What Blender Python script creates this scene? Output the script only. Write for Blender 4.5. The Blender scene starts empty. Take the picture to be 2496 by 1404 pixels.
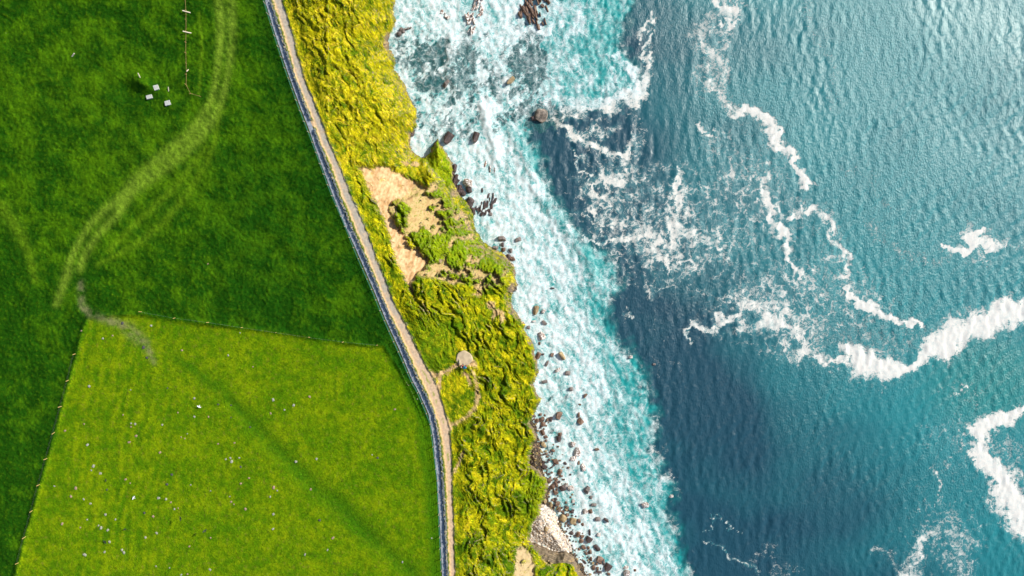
import bpy, bmesh, math, random
import numpy as np
from mathutils import Vector, Matrix
random.seed(7); rng = np.random.default_rng(7)
scn = bpy.context.scene
R = math.radians

# ------------------------------------------------------------------ camera, sky, sun, exposure
HC = 173.33                        # drone height above the sea (m)
K = 1.5 / 2496.0                   # photo pixel -> tangent of view angle (24 mm lens, 36 mm sensor)
cam = bpy.data.cameras.new('camera'); co = bpy.data.objects.new('camera', cam)
scn.collection.objects.link(co); scn.camera = co
co.location = (0, 0, HC); co.rotation_euler = (0, 0, 0)
cam.lens = 24; cam.sensor_width = 36; cam.clip_start = 1; cam.clip_end = 20000

SUN_EL, SUN_AZ = 35.0, 28.0        # azimuth counted from +X (right of the photo) towards +Y (its top)
w = bpy.data.worlds.new('World'); scn.world = w; w.use_nodes = True
nt = w.node_tree; nt.nodes.clear()
sky = nt.nodes.new('ShaderNodeTexSky'); sky.sky_type = 'NISHITA'; sky.sun_disc = False
sky.sun_elevation = R(SUN_EL); sky.sun_rotation = R(90 - SUN_AZ)
sky.air_density = 1.0; sky.dust_density = 1.0
bg = nt.nodes.new('ShaderNodeBackground'); bg.inputs['Strength'].default_value = 0.12
wo = nt.nodes.new('ShaderNodeOutputWorld')
nt.links.new(sky.outputs[0], bg.inputs[0]); nt.links.new(bg.outputs[0], wo.inputs[0])
sl = bpy.data.lights.new('sun', 'SUN'); sl.energy = 4.6; sl.angle = R(0.5); sl.color = (1.0, 0.93, 0.82)
so = bpy.data.objects.new('sun', sl); scn.collection.objects.link(so)
d = Vector((math.cos(R(SUN_EL)) * math.cos(R(SUN_AZ)), math.cos(R(SUN_EL)) * math.sin(R(SUN_AZ)), math.sin(R(SUN_EL))))
so.rotation_euler = d.to_track_quat('Z', 'Y').to_euler()
so.location = d * 300
vs = scn.view_settings
vs.view_transform = 'Standard'; vs.look = 'None'; vs.exposure = 0.6; vs.gamma = 1

# ------------------------------------------------------------------ helpers
col = scn.collection
def tag(o, label=None, cat=None, group=None, kind=None):
    if label: o['label'] = label
    if cat: o['category'] = cat
    if group: o['group'] = group
    if kind: o['kind'] = kind
    return o
def mesh_np(name, verts, faces, mat=None, smooth=True):
    """verts (n,3), faces (m,k) all k-gons"""
    me = bpy.data.meshes.new(name)
    n, m, k = len(verts), len(faces), faces.shape[1]
    me.vertices.add(n); me.vertices.foreach_set('co', np.ascontiguousarray(verts, np.float32).ravel())
    me.loops.add(m * k); me.loops.foreach_set('vertex_index', np.ascontiguousarray(faces, np.int32).ravel())
    me.polygons.add(m); me.polygons.foreach_set('loop_start', np.arange(0, m * k, k, dtype=np.int32))
    me.update(calc_edges=True)
    me.polygons.foreach_set('use_smooth', np.full(m, smooth, bool))
    if mat: me.materials.append(mat)
    return me
def obj(name, me, parent=None, loc=None):
    o = bpy.data.objects.new(name, me); col.objects.link(o)
    if parent: o.parent = parent
    if loc is not None: o.location = loc
    return o
def fattr(me, name, a):
    at = me.attributes.new(name, 'FLOAT', 'POINT'); at.data.foreach_set('value', np.ascontiguousarray(a, np.float32).ravel())
def cattr(me, name, c):
    at = me.attributes.new(name, 'FLOAT_COLOR', 'POINT')
    cc = np.ones((len(c), 4), np.float32); cc[:, :3] = c
    at.data.foreach_set('color', cc.ravel())
def empty(name, loc, rz=0, label=None, cat=None, group=None):
    o = bpy.data.objects.new(name, None); col.objects.link(o); o.location = loc; o.rotation_euler = (0, 0, rz)
    o.empty_display_size = .5
    return tag(o, label, cat, group)

def P(u, v, z):                    # photo pixel + real height -> world point
    return ((u - 1248) * K * (HC - z), (702 - v) * K * (HC - z), z)

# ---- noise
def _h(ix, iy, s):
    n = (ix.astype(np.int64) * 374761393 + iy.astype(np.int64) * 668265263 + s * 1442695041) & 0xFFFFFFFF
    n = ((n ^ (n >> 13)) * 1274126177) & 0xFFFFFFFF
    n = ((n ^ (n >> 16)) * 2246822519) & 0xFFFFFFFF
    return (n ^ (n >> 15)) & 0xFFFF
_ang = np.arange(65536) * (2 * np.pi / 65536)
_C, _S = np.cos(_ang).astype(np.float32), np.sin(_ang).astype(np.float32)
def gn(x, y, s=0):                 # gradient noise, about -1..1
    x = np.asarray(x, np.float64); y = np.asarray(y, np.float64)
    ix = np.floor(x); iy = np.floor(y); fx = (x - ix).astype(np.float32); fy = (y - iy).astype(np.float32)
    ix = ix.astype(np.int64); iy = iy.astype(np.int64)
    ux = fx * fx * fx * (fx * (fx * 6 - 15) + 10); uy = fy * fy * fy * (fy * (fy * 6 - 15) + 10)
    def g(a, b):
        h = _h(ix + a, iy + b, s); return _C[h] * (fx - a) + _S[h] * (fy - b)
    n0 = g(0, 0) * (1 - ux) + g(1, 0) * ux; n1 = g(0, 1) * (1 - ux) + g(1, 1) * ux
    return (n0 * (1 - uy) + n1 * uy) * 1.5
def fbm(x, y, o=4, s=0, g=0.5):
    r = 0; a = 1; t = 0
    for i in range(o):
        r = r + a * gn(x, y, s + i * 17); t += a; a *= g; x = x * 2.03 + 5.2; y = y * 2.03 - 3.1
    return r / t * 1.4
def sm(x, a, b):
    t = np.clip((x - a) / (b - a), 0, 1); return t * t * (3 - 2 * t)
def lerp(a, b, t):
    t = np.asarray(t)
    if np.ndim(a) > 1 or np.ndim(b) > 0 and np.shape(b) == (3,): t = t[..., None]
    return a * (1 - t) + b * t

def pdist(U, V, pts, pad=90):
    """distance to polyline (x,y[,w]) and width at the nearest point"""
    pts = np.array(pts, float)
    D = np.full(U.shape, 1e4, np.float32); W = np.ones(U.shape, np.float32)
    for a, b in zip(pts[:-1], pts[1:]):
        p = pad
        m = (U > min(a[0], b[0]) - p) & (U < max(a[0], b[0]) + p) & (V > min(a[1], b[1]) - p) & (V < max(a[1], b[1]) + p)
        if not m.any(): continue
        u = U[m]; v = V[m]; dx, dy = b[0] - a[0], b[1] - a[1]; L = dx * dx + dy * dy + 1e-9
        t = np.clip(((u - a[0]) * dx + (v - a[1]) * dy) / L, 0, 1)
        dd = np.hypot(u - a[0] - t * dx, v - a[1] - t * dy)
        old = D[m]; k = dd < old
        D[m] = np.where(k, dd, old)
        if pts.shape[1] > 2: W[m] = np.where(k, a[2] + t * (b[2] - a[2]), W[m])
    return D, W
def inpoly(U, V, poly):
    r = np.zeros(U.shape, bool); n = len(poly)
    for i in range(n):
        x1, y1 = poly[i][:2]; x2, y2 = poly[(i + 1) % n][:2]
        if y1 == y2: continue
        c = ((y1 > V) != (y2 > V)) & (U < (x2 - x1) * (V - y1) / (y2 - y1) + x1)
        r ^= c
    return r
def sdist(U, V, poly, pad=120):    # signed distance, + inside
    D, _ = pdist(U, V, list(poly) + [poly[0]], pad)
    D = np.minimum(D, pad)
    return np.where(inpoly(U, V, poly), D, -D)

# ------------------------------------------------------------------ survey of the place (photo pixels)
COAST = [(940,-9000),(945,-1500),(950,-300),(962,0),(958,30),(965,52),(952,75),(946,100),(948,118),(960,135),(965,150),(958,165),(972,185),(985,205),
 (993,225),(1000,245),(1013,262),(1017,275),(1012,290),(1014,305),(1003,320),(998,345),(1003,365),(1015,378),(1027,386),(1037,383),
 (1046,372),(1054,358),(1067,337),(1074,353),(1087,373),(1102,397),(1104,420),(1104,443),(1116,467),(1121,475),(1144,498),(1154,521),
 (1157,555),(1177,588),(1201,608),(1221,615),(1237,628),(1250,645),(1254,662),(1256,676),(1260,698),(1251,711),(1245,725),(1248,751),
 (1265,771),(1278,791),(1276,801),(1288,821),(1301,845),(1303,868),(1313,901),(1308,918),(1298,935),(1306,955),(1318,973),(1310,992),
 (1303,1006),(1288,1029),(1298,1040),(1308,1069),(1298,1083),(1291,1109),(1291,1133),(1315,1149),(1331,1169),(1335,1186),(1328,1213),
 (1318,1229),(1315,1256),(1298,1276),(1293,1300),(1291,1319),(1315,1329),(1335,1336),(1358,1346),(1381,1343),(1398,1359),(1415,1393),
 (1428,1404),(1450,1440),(1480,1700),(1500,9000)]
LAND = COAST + [(-60000, 9000), (-60000, -9000)]
FENCE = [(500,-700),(644,0),(661,57),(694,163),(731,267),(751,317),(771,370),(806,467),(834,531),(874,631),(911,715),(932,768),(957,825),
 (977,868),(1004,931),(1014,945),(1049,1029),(1057,1093),(1066,1169),(1069,1233),(1072,1303),(1077,1404),(1090,2000)]
PAVED = [(505,-700),(651,0),(671,67),(701,160),(736,257),(758,313),(775,363),(812,463),(843,541),(881,625),(917,708),(944,775),(976,845),
 (1011,928),(1021,945),(1049,1006),(1061,1066),(1070,1169),(1077,1269),(1083,1399),(1096,2000)]
DIRT = [(530,-700,20),(674,0,24),(696,67,23),(714,133,20),(727,183,21),(747,233,22),(771,293,21),(791,350,22),(811,393,20),(834,453,22),
 (843,478,24),(864,525,25),(884,575,26),(904,625,23),(924,675,22),(946,735,22),(974,791,24),(1001,845,26),(1024,895,28),(1040,925,31),
 (1049,943,31),(1067,993,27),(1082,1046,24),(1091,1123,20),(1093,1189,16),(1096,1253,16),(1098,1336,16),(1101,1404,15),(1115,2000,15)]
DIRT = [(x + 2, y, w_ - 4.5) for x, y, w_ in DIRT]; dn = np.array(DIRT, float)
TRAILS = [[(1040,908,9),(1060,913,8),(1080,906,6),(1098,897,5),(1112,890,6),(1120,882,9)],[(1070,908,5),(1072,925,5),(1068,945,7),(1063,962,8)],
 [(1143,880,12),(1152,885,10),(1160,888,5)],[(1152,900,3),(1160,935,5),(1164,968,8),(1158,990,6),(1142,1010,5),(1118,1026,4),(1095,1035,7)],
 [(1129,1098,3),(1118,1125,4),(1106,1150,3)],[(1128,905,4),(1138,915,5),(1146,935,4)],[(1088,1020,5),(1098,1045,4)]]
GREYTRAIL = [(197,690,8),(199,745,8),(222,766,9),(260,780,9),(300,793,13),(325,812,15),(350,835,12),(366,858,8),(376,885,6)]
RUTS = [[(535,-300,8),(535,0,9),(538,67,9),(532,150,8),(523,217,7),(513,247,8),(490,290,10),(457,330,11),(400,377,12),(333,433,11),(297,478,10),(260,508,9),
  (220,545,8),(193,588,7),(173,628,7),(163,668,9),(137,741,7)],
 [(563,-300,8),(563,0,9),(565,67,9),(560,150,8),(550,207,7),(537,253,8),(520,287,11),(483,337,12),(440,377,13),(367,433,12),(320,467,11),(283,525,9),
  (240,568,8),(207,618,8),(193,655,8)],
 [(536,270,4),(522,350,6),(500,400,8),(450,480,9),(400,540,8),(340,590,8),(300,612,7),(235,645,5)],
 [(500,360,6),(440,440,8),(380,500,8),(320,555,7),(265,610,6)],[(485,30,3),(492,110,3),(487,180,3),(485,225,3)],
 [(0,500,14),(45,560,14),(70,620,10),(85,680,8)]]
BRIGHT = [(-60,1800),(35,1404),(58,1320),(87,1215),(125,1085),(160,955),(185,865),(203,795),(214,772),(262,768),(345,765),(430,780),(520,792),(600,800),
 (700,812),(800,830),(880,840),(935,842),(975,900),(1080,1100),(1090,1420),(1110,1800)]
DITCH = [(560,980,12),(640,1060,20),(700,1120,20),(760,1180,22),(830,1235,24),(880,1290,22),(950,1350,20),(1010,1404,20)]
SCAR = [(866,398),(900,405),(944,402),(976,420),(1007,441),(1040,455),(1038,475),(1005,478),(985,484),(957,492),(949,503),(956,531),(967,555),
 (994,571),(1017,601),(1047,631),(1036,650),(1021,668),(1009,681),(1004,700),(1009,728),(1001,714),(996,700),(984,675),(964,640),(951,591),
 (944,555),(927,515),(904,475),(884,430)]
MOTTLE = [(985,484),(1010,440),(1040,455),(1060,440),(1080,470),(1110,500),(1135,520),(1150,560),(1170,590),(1195,620),(1235,655),(1225,690),
 (1180,700),(1140,690),(1100,690),(1050,675),(1020,672),(1045,632),(1016,600),(993,570),(966,553),(957,530),(950,503)]
CLUMPS = [(976,532,15,30),(982,508,12,16),(1005,585,16,20),(1030,580,22,26),(1045,605,22,26),(1063,600,16,30),(1082,590,12,32),(1055,625,16,16),
 (1110,630,26,26),(1125,615,14,22),(1080,665,10,8),(1105,672,10,10),(1145,680,10,14),(1195,640,28,26),(1215,650,18,20),(1145,650,14,12),(1075,470,30,10),
 (1085,520,24,8),(1100,540,28,8),(1115,565,40,8),(1140,590,40,8),(1150,610,30,10),(1090,490,12,14)]
SMALLBARE = [(987,396,12,7),(1012,399,14,7),(1197,742,12,12),(1212,760,16,9),(1225,775,12,8),(1201,770,6,12),(1168,700,16,8),(1165,715,14,6),(1140,655,16,8),(1165,668,14,10)]
TAN = [(1255,1335),(1275,1328),(1292,1345),(1302,1375),(1304,1404),(1300,1430),(1262,1430),(1250,1404),(1256,1365)]
BEACH = [(1285,1000),(1306,1008),(1318,1040),(1325,1075),(1332,1110),(1338,1150),(1345,1185),(1350,1215),(1362,1245),(1378,1275),(1392,1305),(1405,1335),
 (1425,1370),(1450,1410),(1470,1450),(1400,1450),(1330,1340),(1270,1320),(1270,1270),(1290,1180),(1270,1120),(1275,1040)]
PEBBLE = [(1316,1230),(1330,1232),(1350,1247),(1358,1262),(1362,1285),(1378,1305),(1392,1325),(1392,1345),(1372,1350),(1350,1345),(1320,1335),(1285,1325),(1285,1290),(1300,1272),(1312,1250)]
LEDGE = [(1037,383),(1054,345),(1067,330),(1080,360),(1110,400),(1110,445),(1085,450),(1060,425),(1040,400)]
CLIFFROCK = [(1290,1317),(1315,1325),(1335,1332),(1360,1342),(1383,1340),(1400,1356),(1418,1390),(1432,1410),(1410,1404),(1398,1372),(1375,1370),(1350,1372),(1335,1378),
 (1318,1358),(1300,1335)]
xR = lambda V: np.interp(V, dn[:, 1], dn[:, 0] + dn[:, 2] * .5)      # right edge of the dirt path
fx_ = np.array(FENCE, float)
xF = lambda V: np.interp(V, fx_[:, 1], fx_[:, 0])
gau = lambda V, c, s: np.exp(-((V - c) / s) ** 2)

def land(U, V):
    """height above the sea, base colour and roughness class of the land at photo pixels U,V"""
    shp = U.shape; U = U.ravel().astype(np.float64); V = V.ravel().astype(np.float64)
    jx = fbm(U / 14, V / 14, 3, 3) * 3.0; jy = fbm(U / 14, V / 14, 3, 9) * 3.0
    near = (U > 800) & (U < 1560)
    dcl = np.where(U < 1200, 400., -400.).astype(np.float64)
    dcl[near] = sdist(U[near] + jx[near] * 1.0 + 2.2 * gn(U[near] / 3.5, V[near] / 3.5, 6), V[near] + jy[near] * 1.0, LAND, 400)
    sp = U - xR(V); inl = sp < 0
    frac = np.clip(sp, 0, None) / (np.clip(sp, 0, None) + np.clip(dcl, 0, None) + 1e-3)
    g1 = gau(V, 540, 170)
    top = 40 - 11 * frac ** 1.5 - 12 * g1 * frac ** 1.3
    bottom = sm(V, 1150, 1400); top = top - 6 * bottom * frac ** 1.5
    wc = 7 + .24 * np.clip(1248 - U, 0, None) + 40 * g1 * sm(U, 1050, 1150)
    led = sdist(U + jx, V + jy, LEDGE, 60)
    t = np.clip(dcl / wc, 0, 1)
    Z = top * (1 - (1 - t) ** 2.4)
    Z = lerp(Z, np.minimum(Z, 1.5 + .16 * np.clip(dcl, 0, 60)), sm(led, -10, 6))
    Z = np.where(dcl < 0, dcl * .25, Z)
    cr = sdist(U + jx, V + jy, CLIFFROCK, 60)
    Z = lerp(Z, np.minimum(Z, 3 + .8 * np.clip(dcl, 0, 100)), sm(cr, -2, 3) * (dcl > 0))
    bc = sdist(U + jx * 1.2, V + jy * 1.2, BEACH, 80)
    inland = sm(dcl, -2, 6)
    Zb = np.clip(-.6 + .05 * bc, -3, 1.6) + .12 * gn(U / 5, V / 5, 77)
    isb = (dcl < 1)
    Z = np.where(isb, np.maximum(Z, Zb), Z)
    Z = Z + sm(cr, -3, 6) * (dcl > 0) * ((1 - np.abs(gn((U * .62 - V * .78) / 7, (U * .78 + V * .62) / 26, 96)) * 2) * 1.1 + .5 * fbm(U / 5, V / 5, 3, 97))
    # --- relief
    wx = fbm(U / 55, V / 55, 3, 21) * 26; wy = fbm(U / 55, V / 55, 3, 25) * 26
    c = sp + wx; a = V + wy
    fade = 1 - sm(np.maximum(-V, V - 1404), 100, 260)
    slope = sm(sp, 4, 40) * sm(dcl, 0, 14) * (.25 + .75 * fade)
    topz = 1 - sm(V, 380, 520)
    r1 = 1 - np.abs(gn(c / 17, a / 70, 31)) * 1.9; r2 = 1 - np.abs(gn(c / 9 + 3, a / 30, 32)) * 1.9
    r3 = gn(c / 4.5, a / 16, 33); r4 = fbm(c / 3.2, a / 7, 2, 34)
    calm = sm(sdist(U, V, [(1062,925),(1095,905),(1140,915),(1158,950),(1160,985),(1120,1030),(1090,1035),(1075,980)], 60), -8, 8)
    calm = np.maximum(calm, .75 * sm(-np.hypot((U - 1075) / 45, (V - 850) / 60), -1.3, -.8))
    r5 = fbm(U / 6 + wx / 8, V / 7 + wy / 8, 3, 37)
    gate_ = sm(gn(U / 60, V / 60, 38), -.35, .3)
    rel = (r1 * 1.2 * gate_ + r2 * .42) * (1 - .72 * topz) * (1 - .88 * calm) + (r3 * .30 + r4 * .26 + r5 * .34) * (1 - .5 * calm)
    rel = rel + topz * (gn(c / 26, a / 60, 35) * .7 + gn(c / 11, a / 34, 36) * .5)
    Z = Z + slope * rel * (1 - .5 * bottom * sm(U, 1270, 1300))
    low = sdist(U + jx * 2, V + jy * 2, SCAR, 80); mot = sdist(U + jx * 2, V + jy * 2, MOTTLE, 80)
    n_cl = fbm(U / 13 + V / 40, V / 16, 4, 51)
    cl = np.full(U.shape, -1.0)
    for x, y, rx, ry in CLUMPS:
        m = (abs(U - x) < 2 * rx + 8) & (abs(V - y) < 2 * ry + 8)
        cl[m] = np.maximum(cl[m], 1 - np.hypot((U[m] - x + jx[m] * 2.2) / rx, (V[m] - y + jy[m] * 2.2) / ry))
    mveg = sm(cl + n_cl * .35, -.05, .12) 
    fineveg = sm(n_cl + .30 * sm(U, 1040, 1200), .40, .50)
    mveg = np.maximum(mveg, fineveg * sm(U, 1000, 1050)) * np.maximum(sm(mot, -12, -4), sm(cl, -.2, .1))
    bare = np.maximum(sm(low, -2, 3) * (1 - sm(cl + n_cl * .25, .04, .2)) * (1 - .25 * sm(n_cl, .45, .6)), sm(mot, -4, 4) * (1 - mveg))
    Z = Z - 1.4 * sm(low, -6, 5) * slope - .5 * sm(mot, -5, 5) * slope
    Z = Z + mveg * sm(np.maximum(mot, low), -6, 6) * (.9 + .7 * gn(U / 6, V / 9, 61)) * slope
    Z = Z - bare * slope * (rel - .25 * gn(U / 9, V / 12, 63)) * .95
    for x, y, rx, ry in SMALLBARE:
        m = (abs(U - x) < 2 * rx) & (abs(V - y) < 2 * ry)
        q = sm(1 - np.hypot((U[m] - x + jx[m]) / rx, (V[m] - y + jy[m]) / ry) + n_cl[m] * .5, 0, .25); bare[m] = np.maximum(bare[m], q * .8)
    # fields
    upper = 1 - sm(sdist(U + jx * .6, V + jy * .6, BRIGHT, 60), -2, 6)
    fieldm = inl * 1.0
    d1 = (U + V) / 1.414; d2 = (U - V) / 1.414
    rough = .6 * fbm(d1 / 13 + wx / 16, d2 / 9 + wy / 16, 4, 41) + .5 * fbm(U / 9, V / 10, 3, 45)
    fz = rough * .11 * (upper * 1.3 + .45) + gn(U / 45, V / 45, 42) * .3 * upper
    dd, dw = pdist(U, V, DITCH); fz = fz - .22 * np.exp(-(dd / dw) ** 2) * (1 - upper)
    be = np.abs(sdist(U, V, BRIGHT, 60)); fz = fz + .35 * np.exp(-(be / 6) ** 2) * (U < xF(V) - 14)
    stripes = np.sin((U + V * .22 + 16 * gn(U / 60, V / 120, 44)) / 4.4) * (.5 + gn(U / 40, V / 60, 46)) * sm(U, 130, 200) * (1 - sm(U, 380, 470)) * (1 - upper)
    fz = fz + stripes * .02
    mound = np.exp(-(((U - 348) * .8 + (V - 205) * .5) / 26) ** 2 - (((V - 205) * .8 - (U - 348) * .45) / 12) ** 2)
    fz = fz + mound * 1.1 - .8 * np.exp(-((U - 305) / 24) ** 2 - ((V - 222) / 28) ** 2)
    Z = Z + np.where(inl, fz, 0) * sm(xF(V) - U, -2, 10)
    # bank with the flagstones between the two paths
    pv = np.array(PAVED, float); xp = np.interp(V, pv[:, 1], pv[:, 0]); xl = np.interp(V, dn[:, 1], dn[:, 0] - dn[:, 2] * .5)
    mid = (xp + 5 + xl) / 2; bank = np.exp(-((U - mid) / np.maximum(3.0, (xl - xp - 5) * .42)) ** 4) * (1 - np.exp(-((V - 300) / 9) ** 4))
    Z = Z + bank * (.36 + .15 * gn(U / 5, V / 11, 71))
    lip = np.exp(-((sp - 4) / 3.2) ** 2); Z = Z + lip * (.28 + .2 * gn(U / 7, V / 12, 72))
    dpd, dpw = pdist(U + jx * 1.1 + 1.6 * gn(U / 4, V / 4, 75), V + jy * 1.1, DIRT)
    flat = sm(-(dpd - dpw * .5), -3, 1.5)
    onp = np.maximum(flat, sm(-np.abs(U - xp), -7.5, -5)) * sm(dcl, 10, 30)
    Z = lerp(Z, 40 + .04 * gn(U / 6, V / 6, 73), onp)
    pad = np.hypot((U - 1131) / 19.5, (V - 874) / 17); Z = lerp(Z, 37.0 + 0 * Z, sm(1.25 - pad, 0, .25) * 1.0) if False else Z
    # ---------------- colours (albedo, plus painted light and shade by the fence and bank)
    A = lambda *q: np.array(q, float)
    n_big = fbm(U / 90, V / 70, 4, 81); n_med = fbm(U / 22, V / 22, 4, 82); n_str = fbm(c / 5, a / 22, 4, 83); n_f = fbm(U / 4, V / 4, 3, 84)
    up = lerp(A(.010, .056, .0012), A(.048, .130, .0015), np.clip(.36 - .30 * sm(140 - U, 0, 140) * sm(V, 300, 700) - .2 * sm(V, 560, 760) + .95 * n_big + .6 * n_med + .45 * rough, 0, 1))
    up = lerp(up, A(.11, .19, .002), np.clip(.7 * n_f + .6 * rough - .15, 0, 1) * .7)
    up = lerp(up, A(.006, .05, .0018), sm(1 - np.abs(U - 640) / 300, .2, 1) * sm(V, 250, 500) * .35)
    dk = .6 * np.exp(-((xF(V) - U) / 38) ** 2); up = lerp(up, A(.004, .045, .002), dk)  # shade of the bank painted into the grass colour along the fence
    lowc = lerp(A(.058, .150, .0010), A(.175, .25, .0015), np.clip(.42 + .5 * n_big + .45 * n_med + .45 * n_f + .34 * stripes, 0, 1))
    lowc = lerp(lowc, A(.045, .115, .001), .65 * sm(fbm(U / 14, V / 16, 5, 87), .05, .5)); lowc = lerp(lowc, A(.16, .15, .02), .5 * sm(fbm(U / 9, V / 9, 4, 88), .42, .6))
    lowc = lerp(lowc, A(.24, .22, .005), np.clip(n_f * .6 + n_med * .5 - .25, 0, 1) * .7)
    lowc = lerp(lowc, A(.028, .115, .002), .8 * np.exp(-(dd / (dw * 1.1)) ** 2) * np.clip(.8 + n_med, 0, 1))
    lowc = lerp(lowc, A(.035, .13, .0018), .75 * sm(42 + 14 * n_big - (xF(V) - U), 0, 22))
    lowc = lerp(lowc, A(.03, .12, .002), .5 * sm(.2 - np.abs((V - 880 - (U - 440) * .75)) / 130., 0, .2) * sm(U, 380, 430) * (1 - sm(U, 560, 680)))
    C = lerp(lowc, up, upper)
    gd = sm(-np.hypot((U - 620) / 170, (V - 250) / 300), -1, -.4) * 0
    for i, r_ in enumerate(RUTS):
        dr, wr = pdist(U + jx * .5, V + jy * .5, r_)
        q = np.exp(-(dr / (wr * 1.25)) ** 2) * upper * np.clip(.85 + n_med * .45, 0, 1.0)
        C = lerp(C, A(.17, .27, .02) if i < 2 else A(.12, .22, .006), q * (.75 if i < 2 else .5))
    for (u0, v0, s0) in ((330, 420, 120), (420, 380, 100), (160, 210, 110), (240, 560, 70)):
        C = lerp(C, A(.075, .165, .002), .30 * np.exp(-np.hypot(U - u0, (V - v0) * 1.3) ** 2 / s0 ** 2) * upper * np.clip(.6 + n_med, 0, 1))
    dg, wg = pdist(U + jx, V + jy, GREYTRAIL); C = lerp(C, A(.19, .18, .085), .75 * np.exp(-(dg / wg) ** 2) * np.clip(.65 + n_med + .4 * n_f, 0, 1))
    # slope grass: straw-yellow crests, green hollows
    n_fl = fbm(c / 13, a / 48, 3, 85)
    yel = np.clip(.30 - .10 * bottom + .75 * n_str + .65 * n_fl + .30 * n_f + .35 * (r3 + r4) + .25 * n_big + .24 * topz - .1 * calm, 0, 1)
    S = lerp(A(.070, .13, .0015), A(.39, .335, .004), yel)
    S = lerp(S, A(.62, .40, .05), np.clip(n_str * .9 + n_f * .7 + .3 * topz - .5, 0, 1) * .9)
    S = lerp(S, A(.022, .065, .0015), np.clip(-n_str * .8 - .9 * n_fl - .3 * n_big - .25 * n_f - .12 + .12 * (1 - topz), 0, 1))
    S = lerp(S, A(.07, .14, .002), .5 * sm(-np.hypot((U - 1060) / 55, (V - 830) / 85), -1.2, -.6))
    S = lerp(S, A(.11, .18, .003), .6 * sm(sdist(U, V, [(1262,1180),(1300,1140),(1340,1180),(1330,1240),(1300,1290),(1270,1250)], 60), -8, 10))
    S = lerp(S, A(.12, .20, .004), .7 * sm(mot, -8, 4)); S = lerp(S, A(.12, .21, .004), .6 * sm(led, -8, 4))
    C = lerp(C, S, sm(sp, -1, 3))
    n_e = fbm(U / 7 + V / 20, V / 12 - U / 25, 4, 95); earth = lerp(A(.30, .18, .08), A(.52, .36, .20), np.clip(.5 + .6 * n_med + .8 * n_e, 0, 1))
    earth = lerp(earth, A(.34, .26, .11), .8 * sm(mot, -4, 10) * np.clip(.8 + n_e, 0, 1)); earth = lerp(earth, A(.13, .17, .02), .8 * sm(n_f + .5 * n_med - .1, .15, .4) * sm(mot, -8, 6)); earth = lerp(earth, A(.34, .27, .15), .8 * sm(V, 1200, 1250))
    tn = sm(sdist(U + jx, V + jy, TAN, 60), -3, 3) * np.clip(1.2 - 1.4 * np.clip(n_cl - .1, 0, 1), 0, 1)
    bare = np.maximum(bare, tn); Z = Z - tn * slope * rel * .9
    for T in TRAILS:
        dt, wt = pdist(U + jx * .5, V + jy * .5, T); q = sm(wt * .75 + 1 - dt, -1.2, 1.2) * np.clip(1.0 + .6 * n_f, 0, 1) * (.95 if T[0][0] < 1150 else .75); bare = np.maximum(bare, q)
    C = lerp(C, earth, bare * (sp > 0))
    # cliff rock
    rock = lerp(A(.12, .08, .045), A(.46, .33, .18), np.clip(.5 + .8 * fbm(U / 5 + V / 9, V / 5 - U / 9, 3, 91), 0, 1))
    rk = sm(cr, -2, 2)
    for (u0, v0, ru, rv) in ((943, 98, 12, 28), (1000, 335, 8, 22), (1108, 428, 6, 28), (1246, 702, 14, 14), (1104, 470, 10, 14), (963,60,6,14)):
        rk = np.maximum(rk, sm(1 - np.hypot((U - u0 + jx) / ru, (V - v0 + jy) / rv), 0, .4) * .9)
    edge = sm(7 - dcl, 0, 4) * sm(n_cl + .15 * sm(V, 1100, 1200), .05, .3); rk = np.maximum(rk, edge * .8)
    C = lerp(C, rock, rk * (dcl > 0)); C = lerp(C, A(.42, .31, .13), .6 * sm(cr, -2, 2) * np.clip(n_med + .4, 0, 1))
    dark = lerp(A(.028, .022, .017), A(.10, .085, .06), np.clip(.4 + n_f, 0, 1))
    peb = sm(sdist(U, V, PEBBLE, 60), -3, 3)
    bcol = lerp(dark, lerp(A(.22, .21, .19), A(.42, .40, .36), np.clip(.5 + n_f, 0, 1)), peb)
    C = lerp(C, bcol, (1 - sm(dcl, -.5, 1.5)))
    # dirt path and paved strip verge
    dirt = lerp(A(.34, .31, .25), A(.50, .36, .23), np.clip(.15 + sm(V, 650, 950) - .35 * sm(V, 1300, 1400) + .6 * n_med + .4 * n_f + .15 * sm(xl + 9 - U, 0, 9), 0, 1))
    dirt = lerp(dirt, A(.58, .36, .16), .55 * sm(xl + 6 - U, 0, 5))  # sun on the bank painted as a bright orange rim along the path
    strip = np.exp(-((dpd) / 1.8) ** 2) * sm(n_med + .1 * sm(V, 850, 950), .1, .3) * sm(V, 860, 900) * (1 - sm(V, 1180, 1220))
    dirt = lerp(dirt, A(.16, .22, .01), strip * .8)
    gate = np.exp(-((V - 300 - (U - 757) * .3) / 7) ** 4) * (U > xp) * (U < xl + 5)
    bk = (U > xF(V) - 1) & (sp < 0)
    C = lerp(C, lerp(A(.030, .055, .012), A(.12, .15, .02), np.clip(.4 + n_f + sm(U, mid, mid + 5) * .5, 0, 1)), bk * 1.0)  # bank greenery, with its sunward half painted lighter
    C = lerp(C, dirt, np.maximum(flat, gate) * (dcl > 20) * (U > xp))
    pd_ = sm(1 - pad, 0, .06); C = lerp(C, A(.40, .36, .26), pd_)
    grassy = np.clip(1 - bare - rk - np.maximum(flat, onp) - pd_, 0, 1) * (dcl > 2) * (1 - bk)
    global RG; RG = np.clip(1 - .85 * np.maximum(flat, pd_) - .55 * bare, 0, 1)
    return Z.reshape(shp), np.clip(C, 0, 1).reshape(shp + (3,)), grassy.reshape(shp), dcl.reshape(shp), upper.reshape(shp), (sp > 0).reshape(shp)

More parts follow.
